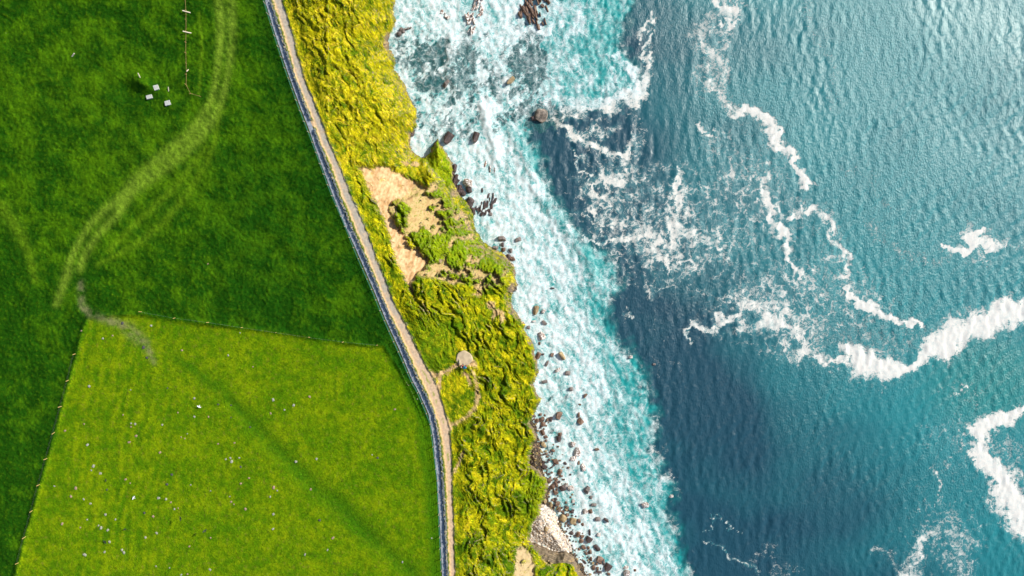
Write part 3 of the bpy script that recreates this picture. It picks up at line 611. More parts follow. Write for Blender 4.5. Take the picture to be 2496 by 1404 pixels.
k = NT('water'); pos = k.n('ShaderNodeNewGeometry').outputs['Position']
af, as_, at, an, ad, ag = (k.attr(q) for q in ('foam', 'speck', 'aer', 'tint', 'pool', 'green'))
nc1 = k.noise(pos, .28, 4, .55, 1); nc2 = k.noise(pos, 1.1, 3, .6, 1)
wv = k.vmath('ADD', k.vmath('SCALE', k.vmath('SUBTRACT', nc1, (.5, .5, .5)), 7.5), k.vmath('SCALE', k.vmath('SUBTRACT', nc2, (.5, .5, .5)), 1.6))
pw = k.vmath('ADD', pos, wv)
pflat = k.vmath('MULTIPLY', pw, (1, 1, 0)); 
e1 = k.vor(pflat, .30); e2 = k.vor(pflat, .75); e3 = k.vor(pflat, 1.7)
fb = k.noise(pos, .9, 6, .62); fb2 = k.noise(pw, 2.6, 5, .65)
emin = k.math('MINIMUM', k.math('MINIMUM', e1, k.math('ADD', k.math('MULTIPLY', e2, .8), .03)), k.math('ADD', k.math('MULTIPLY', e3, .7), .07))
rq = k.n('ShaderNodeVectorRotate', rotation_type='Z_AXIS'); k.l(pw, rq.inputs['Vector']); rq.inputs['Angle'].default_value = R(-27)
pst = k.vmath('MULTIPLY', rq.outputs[0], (1.15, .34, 1)); fbs = k.noise(pst, .9, 6, .62); fb3s = k.noise(pst, 1.8, 6, .7)
fb = k.math('ADD', fb, k.math('MULTIPLY', k.math('SUBTRACT', fbs, fb), k.math('MULTIPLY', at, .8)))
fb3 = k.noise(pw, 1.5, 6, .7); fb3 = k.math('ADD', fb3, k.math('MULTIPLY', k.math('SUBTRACT', fb3s, fb3), k.math('MULTIPLY', at, .8)))
thr = k.math('ADD', k.math('MULTIPLY', k.math('POWER', af, 1.5), k.mr(at, 0, 1, .33, .44)), k.math('MULTIPLY', k.math('SUBTRACT', fb, .5), .30))
thr = k.math('ADD', thr, k.math('MULTIPLY', k.math('SUBTRACT', fb2, .5), .16))
sft = k.math('ADD', .045, k.math('MULTIPLY', at, .10))
lace = k.ss(k.math('SUBTRACT', k.math('SUBTRACT', thr, emin), .035), k.math('MULTIPLY', sft, -1.0), sft)
lace = k.math('MULTIPLY', lace, k.ss(af, .03, .22))
solid = k.ss(k.math('ADD', k.math('ADD', af, k.math('MULTIPLY', k.math('SUBTRACT', fb, .5), 1.35)), k.math('MULTIPLY', k.math('SUBTRACT', fb2, .5), .9)), .64, .84)
hf = k.noise(pw, 1.25, 5, .75); tt = k.math('SUBTRACT', .755, k.math('MULTIPLY', as_, k.math('ADD', .16, k.math('MULTIPLY', fb, .55))))
speck = k.math('MULTIPLY', k.ss(hf, tt, k.math('ADD', tt, .06)), k.ss(as_, .05, .25))
foam = k.math('MAXIMUM', k.math('MAXIMUM', lace, solid), k.math('MULTIPLY', speck, .9))
foam = k.math('MULTIPLY', foam, k.math('ADD', k.math('MULTIPLY', k.ss(k.math('ADD', fb3, k.math('MULTIPLY', af, .35)), .42, .78), .50), .47))
deep = k.mix(an, (.004, .044, .070), (.004, .155, .172))
deep = k.mix(k.math('MULTIPLY', k.ss(k.math('ADD', af, k.math('MULTIPLY', as_, .4)), .12, .8), .5), deep, (.05, .24, .26)); deep = k.mix(ag, deep, (.004, .16, .15))
turq = k.mix(k.ss(k.math('ADD', at, k.math('MULTIPLY', k.math('SUBTRACT', fb, .5), .9)), .45, 1.15), (.002, .080, .095), (.003, .25, .245))
turq = k.mix(k.ss(k.math('ADD', af, k.math('MULTIPLY', k.math('SUBTRACT', fb2, .5), .8)), .35, .95), turq, (.16, .46, .47))
pool = k.mix(k.ss(fb2, .38, .75), (.006, .045, .058), (.015, .13, .12))
wcol = k.mix(k.ss(at, .05, .5), deep, turq); wcol = k.mix(k.math('MULTIPLY', k.ss(k.math('ADD', ad, k.math('MULTIPLY', k.math('SUBTRACT', fb, .5), .5)), .12, .55), .95), wcol, pool)
fcol = k.mix(at, (.62, .59, .54), (.62, .66, .66)); fcol = k.mix(k.math('MULTIPLY', k.ss(fb3, .58, .38), k.mr(at, 0, 1, .25, .72)), fcol, (.24, .44, .48))
k.l(k.mix(foam, wcol, fcol), k.b.inputs['Base Color'])
k.l(k.mr(foam, 0, 1, .38, .8), k.b.inputs['Roughness']); k.b.inputs['IOR'].default_value = 1.33
k.l(k.mr(foam, 0, 1, .85, .1), k.b.inputs['Specular IOR Level'])
rp = k.n('ShaderNodeVectorRotate', rotation_type='Z_AXIS'); k.l(pos, rp.inputs['Vector']); rp.inputs['Angle'].default_value = R(14)
rs = k.vmath('MULTIPLY', rp.outputs[0], (1.0, .58, 1)); 
hr = k.noise(rs, 2.7, 4, .6)
gust = k.mr(k.noise(pos, .035, 3, .5), .3, .7, .45, 1.5)
gust = k.math('MULTIPLY', gust, k.mr(an, 0, 1, .62, 1.1))
hr = k.math('MULTIPLY', k.math('ADD', hr, k.math('MULTIPLY', k.noise(rs, 1.0, 3, .5), .4)), gust)
hr = k.math('MULTIPLY', hr, k.mr(foam, 0, 1, 1, .25))
hh = k.math('ADD', k.math('MULTIPLY', hr, k.mr(at, 0, 1, 1.0, .5)), k.math('MULTIPLY', k.math('ADD', foam, k.math('MULTIPLY', fb2, .8)), k.mr(at, 0, 1, .06, .35)))
k.bump(hh, .7, .27)
me = mesh_np('sea_water', V3, F, k.m)
for n_, a_ in (('foam', A_f), ('speck', A_s), ('aer', A_t), ('tint', tint), ('pool', dk), ('green', green)): fattr(me, n_, a_)
tag(obj('sea_water', me), kind='structure')

# ------------------------------------------------------------------ rocks
def rock_mesh(name, mat, boxy=.6, seed=0, sub=3, nz=.14, foamy=False):
    bm = bmesh.new(); bmesh.ops.create_cube(bm, size=2)
    bmesh.ops.subdivide_edges(bm, edges=bm.edges[:], cuts=sub * 2, use_grid_fill=True)
    r_ = random.Random(seed); pl = [(Vector((r_.uniform(-1, 1), r_.uniform(-1, 1), r_.uniform(-.3, 1))).normalized(), r_.uniform(.78, 1.0)) for _ in range(5)]
    co_ = np.array([v.co for v in bm.verts])
    off = seed * 3.7
    for v, c in zip(bm.verts, co_):
        s = Vector(c).normalized(); q = Vector(c) * boxy + s * 1.15 * (1 - boxy)
        for n, d_ in pl:
            e = q.dot(n) - d_
            if e > 0: q -= n * e
        f = float(fbm(np.array([q.x * 1.6 + off + q.z]), np.array([q.y * 1.6 - off + q.z * .7]), 3, seed + 3)[0])
        v.co = q * (1 + nz * f)
    me = bpy.data.meshes.new(name); bm.to_mesh(me); bm.free(); me.materials.append(mat)
    for p in me.polygons: p.use_smooth = False
    return me
def rock_mat(name, a, b, top=None):
    k = NT(name); tc = k.n('ShaderNodeTexCoord').outputs['Object']; n = k.noise(tc, 1.6, 6, .65); n2 = k.noise(tc, 5, 4, .6)
    c = k.mix(k.ss(n, .38, .62), a, b); c = k.mix(k.math('MULTIPLY', k.ss(n2, .5, .62), .5), c, tuple(x * .45 for x in a))
    if top: c = k.mix(k.ss(k.noise(tc, 2.2, 6, .7), top[0], top[0] + .08), c, top[1])
    k.l(c, k.b.inputs['Base Color']); k.b.inputs['Roughness'].default_value = .65; k.bump(k.math('ADD', n, n2), .5, .12); return k.m
M_br = rock_mat('brown_rock', (.10, .055, .035), (.21, .13, .085)); M_dk = rock_mat('dark_rock', (.03, .02, .02), (.09, .055, .05))
M_fo = rock_mat('foam_washed_rock', (.14, .085, .06), (.28, .18, .13), (.47, (.72, .70, .68))); M_tn = rock_mat('tan_rock', (.22, .16, .08), (.36, .27, .14))
M_gr = rock_mat('grey_rock', (.10, .085, .08), (.22, .18, .16))
RM = {}
for mn, mm in (('b', M_br), ('d', M_dk), ('f', M_fo), ('t', M_tn), ('g', M_gr)):
    for i in range(5): RM[mn, i] = rock_mesh('boulder', mm, (.92, .8, .62, .86, .45)[i], i * 11 + ord(mn), 2, (.05, .09, .15, .07, .14)[i])
Z3 = lambda x, y, w_, h, a=0, k='b', t=None, lab=None: (1248 + x / 3, 936 + y / 3, w_ / 3, h / 3, a, k, t, lab)
Z7 = lambda x, y, w_, h, a=0, k='b', t=None, lab=None: (1248 + x / 3, 468 + y / 3, w_ / 3, h / 3, a, k, t, lab)
Z6 = lambda x, y, w_, h, a=0, k='b', t=None, lab=None: (624 + x / 3, 468 + y / 3, w_ / 3, h / 3, a, k, t, lab)
Z2 = lambda x, y, w_, h, a=0, k='b', t=None, lab=None: (624 + x / 3, y / 3, w_ / 3, h / 3, a, k, t, lab)
BIG = [
 Z3(342,228,40,58,-22,'b',0,'large upright brown block standing in foam, nearest big block to the boulder shore'),
 Z3(498,275,44,46,40,'b',0,'square tan-topped boulder alone in white surf with a small knobbly rock just above it'),
 Z3(283,257,26,36,-10,'d',1,'dark squarish boulder in a foam pool just left of the large upright block'), Z3(488,225,17,38,0,'b',4,'small knobbly upright rock right above the square tan-topped boulder'),
 Z3(343,402,35,42,0,'d',0,'dark cubic boulder in green shallows touching a smaller one above it'), Z3(352,368,26,26,5,'b',1,'small brown rock touching the top of the dark cubic boulder'),
 Z3(445,440,34,36,-25,'f',2,'rounded foam-streaked boulder above the largest foam-washed block'), Z3(480,495,46,62,-10,'f',0,'largest foam-washed pinkish block at the edge of the white wash'),
 Z3(450,545,50,34,15,'f',3,'wide foam-capped rock just below left of the largest foam-washed block'), Z3(487,575,18,30,5,'b',0,'narrow brown rock between two foam-washed boulders'), Z3(522,612,36,56,35,'f',3,'long foam-washed slab slanting down to the right in white wash'),
 Z3(322,568,38,40,0,'b',2,'round brown boulder at the outer edge of the dark rocky shore'), Z3(350,645,28,42,-25,'b',1,'brown boulder with a flat facet off the grassy lobe'),
 Z3(370,762,46,40,20,'d',3,'dark wedge boulder off the grassy lobe, beside two pale-topped ones'), Z3(397,740,28,32,0,'f',1,'small pale-topped boulder right of the dark wedge boulder'), Z3(430,762,42,38,20,'f',2,'pinkish foam-covered boulder at the right end of the row off the grassy lobe'),
 Z3(552,775,34,54,-35,'g',3,'grey slanting slab awash below the breaking wave line'), Z3(578,830,18,24,-20,'g',1,'small grey rock at the foot of the grey slanting slab'),
 Z3(598,885,40,25,-5,'g',2,'flat oval grey rock in thick white foam'), Z3(537,930,36,34,8,'f',0,'pale square boulder with a small brown rock at its right side'), Z3(575,932,28,28,20,'b',1,'small brown rock at the right side of the pale square boulder'),
 Z3(627,990,38,32,0,'g',2,'mottled grey diamond-shaped boulder in white foam'), Z3(690,997,42,20,-35,'d',4,'dark pointed sliver of rock in white foam'),
 Z3(375,985,50,52,-25,'t',0,'big square tan boulder at the edge of the pale cobble beach'), Z3(447,1000,56,44,-35,'t',3,'big tan slab right of the square tan boulder by the cobble beach'),
 Z3(562,1140,46,42,-30,'d',0,'dark flat-topped block in the wash right of the cobble beach'), Z3(622,1198,32,52,35,'d',2,'dark pointed oval boulder in the wash off the rocky point'),
 Z3(640,1282,44,46,-38,'b',0,'square brown block standing on its corner near the bottom surf'), Z3(700,1342,52,54,-32,'d',0,'largest dark square block near the bottom edge of the picture'), Z3(673,1303,13,44,-8,'g',3,'thin upright grey slab left of the largest dark square block'),
 Z3(635,1375,44,14,-5,'d',3,'thin dark slab lying flat below the square brown block'), Z3(250,1062,34,36,-30,'t',0,'lone tan block sitting on the pale cobble beach'), Z3(258,1035,24,12,-30,'t',3,'tan sliver on the cobbles right above the lone tan block'),
 Z3(240,995,14,34,30,'t',4,'narrow tan stone slanting on the cobble beach'), Z3(975,885,50,42,15,'f',2,'round foam-ringed rock far out in the turquoise water'), Z3(1165,820,28,22,10,'f',4,'outermost small awash rock at the edge of dark water'),
 Z3(622,478,32,20,15,'b',2,'small isolated brown rock far out in the wash'), Z3(535,85,20,38,-35,'b',3,'small brown slanting rock in white surf east of the grassy headland'), Z3(433,37,26,30,0,'g',2,'small grey washed rock in white surf above the slanting one'),
 Z3(840,1385,42,44,0,'f',1,'pale foam-covered block at the very bottom of the surf'), Z3(833,1340,38,24,0,'f',4,'flat pale rock just above the foam-covered block at the bottom'), Z3(900,1362,20,16,0,'b',1,'tiny brown rock right of the pale rocks at the bottom'), Z3(497,150,20,14,0,'b',2,'tiny brown rock between the headland and the open surf'),
 Z7(45,348,44,30,20,'g',2,'oval grey-brown boulder in surf, upper right of the little group'), Z7(175,865,36,66,-15,'t',2,'tall tan-topped boulder alone in wide white surf'), Z7(230,870,24,32,-20,'f',4,'small foam-washed rock right of the tall tan-topped boulder'),
 Z7(240,955,22,40,35,'g',3,'small pointed grey rock between the tall boulder and the pinkish square block'), Z7(218,1050,46,58,28,'f',0,'pinkish square block tilted in white surf'), Z7(202,1107,14,22,0,'b',1,'tiny brown rock below the pinkish square block'), Z7(122,990,22,26,0,'g',2,'small grey rock close to the bare cliff foot'),
 Z7(192,1197,32,50,-25,'b',1,'brown wedge boulder at the foot of the bulging grassy cliff'), Z7(225,1187,20,14,0,'d',1,'tiny dark rock touching the brown wedge boulder'), Z7(293,1190,25,27,-10,'b',0,'small cubic rock between the wedge boulder and the long slab'), Z7(368,1200,30,64,28,'t',0,'long tan slab in white surf slanting down to the right'),
 Z7(257,1255,15,46,-20,'g',4,'thin curved grey rock below the wedge boulder'), Z7(337,1303,44,24,30,'f',3,'foam-washed flat rock below the long tan slab'), Z7(408,1325,38,34,0,'g',2,'round grey-brown boulder furthest right below the long tan slab'), Z7(240,1388,38,24,15,'g',1,'low grey rock near the headland foam'), Z7(297,703,30,10,0,'d',4,'thin dark rock awash in white surf near the middle of the coast'),
 Z7(867,1205,28,24,0,'f',4,'pale awash rock at the outer turquoise fringe'), Z7(1040,1260,22,16,0,'g',4,'submerged greenish rock in dark water beyond the surf'), Z7(160,945,30,12,0,'f',3,'low pinkish rock barely above the foam'),
 Z6(1800,340,54,38,5,'g',3,'square grey-brown boulder in surf off the mottled slope'), Z6(1803,385,20,32,0,'d',1,'small dark rock right below the square grey-brown boulder'), Z6(1750,407,42,26,-8,'g',2,'wide low boulder against the foot of the mottled slope'), Z6(1810,420,28,28,0,'b',1,'small cubic brown rock in the middle of the little group'), Z6(1862,428,26,32,0,'g',0,'small upright grey rock right of the cubic brown one'),
 Z6(1875,487,40,30,0,'b',2,'brown boulder below the little group'), Z6(1845,478,34,46,-25,'d',2,'dark boulder against the tip of the slope'),
 Z6(1565,75,60,66,-30,'d',2,'large dark boulder wedged against the green ledge'), Z6(1510,8,50,34,0,'d',2,'dark boulder beside the ledge above the wedged one'), Z6(1588,140,34,52,0,'d',2,'dark boulder directly below the large wedged one'), Z6(1716,162,24,24,0,'g',4,'small rounded rock at the right end of the dark ribbed reef'),
 Z2(1403,1010,60,84,-35,'d',0,'large purplish-dark rectangular block in foam beside the green ledge'), Z2(1605,1003,44,74,-18,'d',0,'smaller dark rectangular block in foam right of the large one'), Z2(1142,972,32,46,-8,'d',0,'dark square block tucked under the cliff edge'),
 Z2(1392,612,26,62,-42,'g',3,'long thin grey slab awash in the green pool'), Z2(1862,590,34,70,-48,'t',3,'tan-lit sloping slab awash left of the round rock'), Z2(1550,1338,66,52,-15,'f',2,'round foam-rimmed boulder beside the ledge foam'), Z2(1558,1385,44,44,0,'d',2,'reddish-dark boulder below the foam-rimmed one')]
GRP = 'boulders scattered in the surf along the cliff foot'
def put_rock(u, v, w_, h, a, kd, ty, lab, z=None, grp=GRP, cat='boulder', name='boulder'):
    s = HC * K; hx, hy = w_ * s / 2, h * s / 2; hz = (hx + hy) / 2 * random.uniform(.55, .85)
    if ty is None: ty = random.randrange(5)
    zb = (0.05 if z is None else z)
    ctr = P(u, v, zb + hz * .55)
    o = obj(name, RM[kd, ty]); o.location = (ctr[0], ctr[1], zb + hz * .35); o.scale = (hx, hy, hz)
    o.rotation_euler = (random.uniform(-.08, .08), random.uniform(-.08, .08), R(a))
    return tag(o, lab, cat, grp)
for q in BIG:
    b_ = gz(q[0], q[1]) if (1280 < q[0] < 1400 and q[1] > 1000) else -1
    put_rock(*q, z=max(b_, .05))
MID = [(185,268,28,28,'b'),(218,255,38,24,'b'),(228,295,34,30,'b'),(225,355,28,42,'b'),(250,385,24,22,'b'),(207,222,22,20,'b'),(160,230,28,20,'g'),(232,445,30,46,'t'),(300,485,28,18,'b'),
 (390,580,18,24,'d'),(412,612,16,18,'b'),(232,600,58,24,'d'),(273,708,30,34,'b'),(325,700,22,24,'b'),(295,750,40,28,'b'),(328,740,20,32,'b'),(318,793,40,28,'b'),(448,855,26,24,'f'),(333,873,34,34,'b'),
 (285,880,22,36,'t'),(240,855,28,34,'t'),(347,917,24,38,'b'),(492,1002,28,24,'b'),(517,1027,20,22,'b'),(400,958,20,26,'b'),(375,935,18,20,'d'),(440,935,28,14,'d'),(484,1100,26,40,'b'),(437,1090,26,26,'d'),
 (512,1115,30,24,'b'),(635,1103,28,26,'f'),(507,1147,32,26,'b'),(525,1195,30,34,'b'),(560,1198,22,20,'b'),(573,1228,20,30,'b'),(592,1310,20,18,'t'),(597,1342,28,30,'b'),(627,1350,18,26,'b'),(708,1390,24,20,'b'),
 (570,1085,12,46,'d'),(545,1240,16,22,'b'),(580,1280,14,30,'b'),(530,1300,18,18,'d'),(360,672,26,14,'b'),(290,610,30,12,'d'),(405,905,22,18,'b'),(455,880,14,12,'d'),(320,840,20,14,'d'),(380,700,16,12,'d')]
for x, y, w_, h, kd in MID:
    u, v = 1248 + x / 3, 936 + y / 3; zone = y < 520
    lab = 'brown boulder on the dark boulder shore under the lower grassy cliff' if zone else ('medium boulder off the rounded grassy lobe' if y < 900 else 'medium boulder in the wash between cobble beach and surf')
    szz = 'larger' if w_ * h > 900 else ('middling' if w_ * h > 560 else 'smaller'); ton = {'b': 'brown', 'd': 'dark', 't': 'tan', 'g': 'grey', 'f': 'foam-washed'}[kd]
    out_ = 'standing out in the foam' if x > np.interp(y, [200, 500, 700, 900, 1100, 1400], [255, 290, 330, 400, 510, 600]) else 'close to the land'
    lab = {'b': 'boulder on the dark shore under the grass cliff', 'm': 'boulder off the rounded grassy lobe' if y < 900 else 'boulder between cobble beach and surf'}[lab[0]]; lab = '%s %s %s, %s' % (szz, ton, lab, out_)
    put_rock(u, v, w_ / 3, h / 3, random.uniform(-40, 40), kd, None, lab, z=max(gz(u, v), .05), grp=lab.replace('boulder', 'boulders', 1) if False else 'boulders: ' + lab)
# small countable stones of the boulder shore
n_ = 0; pts = []
while n_ < 155:
    y = random.uniform(1010, 1404); x0 = np.interp(y, [1010, 1080, 1140, 1190, 1250, 1320, 1404], [1300, 1300, 1312, 1338, 1352, 1385, 1428])
    x = x0 + abs(random.gauss(0, 24)) + 1
    if 1315 < x < 1372 and 1240 < y < 1335 and inpoly(np.array([x]), np.array([y]), PEBBLE)[0]: continue
    if any(abs(x - p) + abs(y - q) < 7 for p, q in pts): continue
    if any(abs(x - q[0]) < q[2] * .6 and abs(y - q[1]) < q[3] * .6 for q in BIG): continue
    pts.append((x, y)); w_ = random.uniform(3, 6.5)
    put_rock(x, y, w_, w_ * random.uniform(.7, 1.3), random.uniform(0, 180), random.choice('bbddbt'), None,
             'x', z=max(gz(x, y) - .1, .0), grp='x', cat='stone', name='shore_stone'); n_ += 1
    o_ = bpy.context.scene.collection.objects[-1]; ton = {'b': 'brown', 'd': 'dark', 't': 'tan'}[o_.data.materials[0].name.split('_')[0][0]]
    zn = 'on the dark shore under the bulging grass cliff' if y < 1140 else ('at the water edge off the rounded grassy lobe' if y < 1235 else ('between the pale cobbles and the wash' if y < 1330 else 'off the brown rock point at the bottom edge'))
    wd = 'wet and far out' if x - x0 > 26 else 'close in'
    o_['label'] = 'small %s stone %s, %s' % (ton, zn, wd); o_['group'] = 'small %s stones %s, %s' % (ton, zn, wd)
# reefs
def reef(poly, n, sx, sy, ang, mats, hz, label, name='rock_reef'):
    me_v = []; me_f = []; nb_ = 0; mi = []
    xs = [p[0] for p in poly]; ys = [p[1] for p in poly]; k_ = 0; tries = 0
    while k_ < n and tries < 4000:
        tries += 1
        x = random.uniform(min(xs), max(xs)); y = random.uniform(min(ys), max(ys))
        if not inpoly(np.array([x]), np.array([y]), poly)[0]: continue
        src = RM[mats, random.randrange(5)]; s = HC * K
        M = Matrix.Translation(P(x, y, 0)) @ Matrix.Rotation(R(ang + random.gauss(0, 14)), 4, 'Z') @ Matrix.Diagonal((sx * s * random.uniform(.5, 1.4), sy * s * random.uniform(.5, 1.5), hz * random.uniform(.4, 1.3), 1))
        for v in src.vertices: me_v.append(tuple(M @ v.co))
        for p in src.polygons: me_f.append([i + nb_ for i in p.vertices])
        nb_ += len(src.vertices); k_ += 1
    me = bpy.data.meshes.new(name); me.from_pydata(me_v, [], me_f); me.materials.append(RM[mats, 0].materials[0]); me.update()
    o = obj(name, me); tag(o, label, 'reef'); return o
reef([(1178,-40),(1180,0),(1176,30),(1160,45),(1168,72),(1140,78),(1142,60),(1130,50),(1150,20),(1160,-40)], 42, 2.6, 8, -18, 'f', .55, 'streaky brown reef awash in white foam at the top, left of the larger one')
reef([(1300,-40),(1338,-40),(1334,20),(1330,50),(1314,75),(1300,62),(1280,45),(1264,38),(1268,15),(1285,-10)], 75, 3, 8, 18, 'b', .7, 'big ribbed brown reef at the top edge between white foam and turquoise water')
reef([(1168,445),(1178,470),(1208,470),(1212,485),(1196,520),(1172,524),(1158,505),(1185,490)], 34, 2.2, 6, -12, 'd', .3, 'dark ribbed reef awash in foam right of the wedged boulders')
reef([(1100,400),(1112,410),(1114,440),(1122,462),(1136,478),(1124,480),(1110,466),(1104,440)], 16, 4, 8, -15, 'd', .9, 'dark rock apron along the foot of the green ledge')
reef([(968,82),(985,66),(1006,68),(985,76),(974,88)], 9, 4, 4, 30, 'g', .6, 'long low grey-brown reef near the grassy cliff at the top')
reef([(1070,30),(1088,42),(1096,45),(1090,35),(1075,22)], 8, 2.5, 4, -30, 'f', .4, 'small foam-streaked reef in white water at the top')
reef([(1236,700),(1244,688),(1256,690),(1262,700),(1256,716),(1244,712)], 14, 3, 4.5, 20, 'g', 1.6, 'craggy dark rock outcrop at the cliff corner in mid picture')
reef([(1202,430),(1220,400),(1200,395),(1180,400)], 8, 2, 5, -10, 'f', .25, 'faint ribbed rocks under foam above the dark ribbed reef')
# the big round rock of the upper bay
bm = bmesh.new()
me = rock_mesh('sea_rock', rock_mat('sea_rock', (.09, .075, .06), (.24, .19, .15), (.60, (.45, .44, .42))), .3, 99, 5, .10); o = obj('sea_rock', me); c_ = P(1319, 281, .6); o.location = (c_[0], c_[1], .25); o.scale = (1.5, 1.8, .9); o.rotation_euler = (0, 0, R(-12))
tag(o, 'large rounded grey rock standing clear of the water in the upper bay', 'rock')
me = rock_mesh('sea_rock', M_dk, .3, 98, 3, .16); o = obj('sea_rock', me); c_ = P(1302, 287, .3); o.location = (c_[0], c_[1], .1); o.scale = (.9, .7, .6)
tag(o, 'small dark rock leaning against the left side of the large rounded one', 'rock')

# cobble beach: pale cobbles as one mass
def cobbles(name, poly, n, size, pal, zoff):
    xs = [p[0] for p in poly]; ys = [p[1] for p in poly]
    u = rng.uniform(min(xs), max(xs), n * 3); v = rng.uniform(min(ys), max(ys), n * 3); m = inpoly(u, v, poly) & (samp(DC, u, v) < 0); u = u[m][:n]; v = v[m][:n]; n = len(u)
    bm = bmesh.new(); bmesh.ops.create_icosphere(bm, subdivisions=1, radius=1); bv = np.array([v_.co for v_ in bm.verts]); bf = np.array([[q.index for q in f.verts] for f in bm.faces]); bm.free()
    z = samp(Z, u, v) + zoff; X = (u - 1248) * K * (HC - z); Y = (702 - v) * K * (HC - z); S = size * np.exp(rng.normal(0, .3, n)); a = rng.uniform(0, 6.28, n)
    sx, sy, sz = S * rng.uniform(.9, 1.4, n), S * rng.uniform(.6, .9, n), S * .6
    lx = bv[None, :, 0] * sx[:, None]; ly = bv[None, :, 1] * sy[:, None]; lz = bv[None, :, 2] * sz[:, None]
    VX = X[:, None] + lx * np.cos(a)[:, None] - ly * np.sin(a)[:, None]; VY = Y[:, None] + lx * np.sin(a)[:, None] + ly * np.cos(a)[:, None]; VZ = z[:, None] + lz
    V_ = np.stack([VX, VY, VZ], -1).reshape(-1, 3); F_ = (np.arange(n)[:, None, None] * len(bv) + bf[None]).reshape(-1, 3)
    me = mesh_np(name, V_, F_, GM, smooth=True); pc = np.array(pal)[rng.integers(0, len(pal), n)] * np.exp(rng.normal(0, .2, n))[:, None]
    cattr(me, 'col', np.repeat(np.clip(pc, 0, .8), len(bv), 0)); return tag(obj(name, me), kind='stuff')
cobbles('cobbles', PEBBLE, 4200, .20, [(.50, .47, .42), (.42, .39, .36), (.58, .54, .48), (.32, .29, .26), (.55, .42, .30)], .08)
cobbles('shingle', [(1290,1000),(1312,1010),(1322,1060),(1332,1110),(1345,1160),(1350,1200),(1362,1240),(1385,1280),(1400,1320),(1430,1370),(1455,1410),(1400,1410),(1350,1345),(1392,1345),(1362,1285),(1330,1232),(1300,1170),(1280,1110)],
        2600, .22, [(.06, .045, .035), (.12, .08, .055), (.20, .15, .07), (.09, .075, .06), (.26, .20, .12), (.04, .04, .04)], .05)

# ------------------------------------------------------------------ fences, bank stones
def tube(bm, a, b, r, seg=6, r2=None):
    a = Vector(a); b = Vector(b); d_ = b - a; q = d_.to_track_quat('Z', 'Y').to_matrix(); r2 = r if r2 is None else r2; rings = []
    for p, rr_ in ((a, r), (b, r2)):
        rings.append([bm.verts.new(p + q @ Vector((math.cos(t * 2 * math.pi / seg) * rr_, math.sin(t * 2 * math.pi / seg) * rr_, 0))) for t in range(seg)])
    for i in range(seg): bm.faces.new((rings[0][i], rings[0][(i + 1) % seg], rings[1][(i + 1) % seg], rings[1][i]))
    bm.faces.new(rings[0][::-1]); bm.faces.new(rings[1])
def bmobj(name, bm, mat, parent=None, loc=None):
    me = bpy.data.meshes.new(name); bm.to_mesh(me); bm.free(); me.materials.append(mat); return obj(name, me, parent, loc)
M_post = simple('weathered_timber', (.30, .24, .15), .3, 6, .8); M_post2 = simple('yellow_timber', (.48, .34, .11), .25, 6, .8)
M_wire = simple('galvanised_wire', (.03, .14, .09), .2, 5, .7, spec=.2); M_old = simple('old_brown_timber', (.26, .17, .06), .3, 6, .8); M_pale = simple('pale_stone', (.36, .37, .34), .15, 4, .9)
M_wire2 = simple('thin_wire', (.35, .33, .30), .1, 5, .4, metal=.6)
def resample(line, step):
    line = np.array(line, float); s = np.r_[0, np.cumsum(np.hypot(*np.diff(line[:, :2], axis=0).T))]; t = np.arange(0, s[-1], step)
    return list(zip(np.interp(t, s, line[:, 0]), np.interp(t, s, line[:, 1])))
def post_mesh(h, r, mat, name='post'):
    bm = bmesh.new(); tube(bm, (0, 0, -.3), (0, 0, h - .06), r, 8, r * .92); tube(bm, (0, 0, h - .06), (0, 0, h), r * .92, 8, r * .55)
    me = bpy.data.meshes.new(name); bm.to_mesh(me); bm.free(); me.materials.append(mat); return me
def fence(name, line, step, h, r, pm, wm, wr, wires, label, jit=.04):
    pts = resample(line, step); b0 = on(*pts[0]); root = empty(name, b0, 0, label, 'fence'); inv = Vector(b0); pme = post_mesh(h, r, pm)
    W = [on(*p) for p in pts]
    for p in W:
        o = obj('post', pme, root, Vector(p) - inv); o.rotation_euler = (random.gauss(0, jit), random.gauss(0, jit), random.uniform(0, 3))
    for hz in wires:
        bm = bmesh.new()
        for a, b in zip(W[:-1], W[1:]):
            m_ = (Vector(a) + Vector(b)) / 2
            tube(bm, Vector(a) - inv + Vector((0, 0, hz)), m_ - inv + Vector((0, 0, hz - .03)), wr, 5); tube(bm, m_ - inv + Vector((0, 0, hz - .03)), Vector(b) - inv + Vector((0, 0, hz)), wr, 5)
        bmobj('wire', bm, wm, root)
    return root
fence('wire_fence', [(640,-16),(644,0)] + FENCE[2:-1], 27.5, 1.15, .075, M_post, M_wire, .018, (.25, .5, .78, 1.05), 'long green wire fence on small posts running down the left side of the paved path')
fence('wire_fence', [(45,1372),(88,1211),(125,1083),(161,952),(198,807)], 66, .95, .065, M_post2, M_wire2, .004, (.5, .8), 'thin fence of yellow posts on the left border of the bright pasture', .1)
fence('wire_fence', [(345,760),(427,775),(505,785),(591,798),(672,810),(753,822),(845,834),(930,842)], 83, .85, .055, M_post2, M_wire2, .004, (.45, .75), 'short-post fence between the dark upper pasture and the bright lower one', .1)
fence('wire_fence', [(453,0),(455,28),(455,90),(454,120),(456,172),(455,220),(470,232),(488,234),(497,243)], 26, .8, .045, M_old, M_old, .03, (.3,), 'broken old brown fence line ending in a hook beside the wheel tracks', .15)
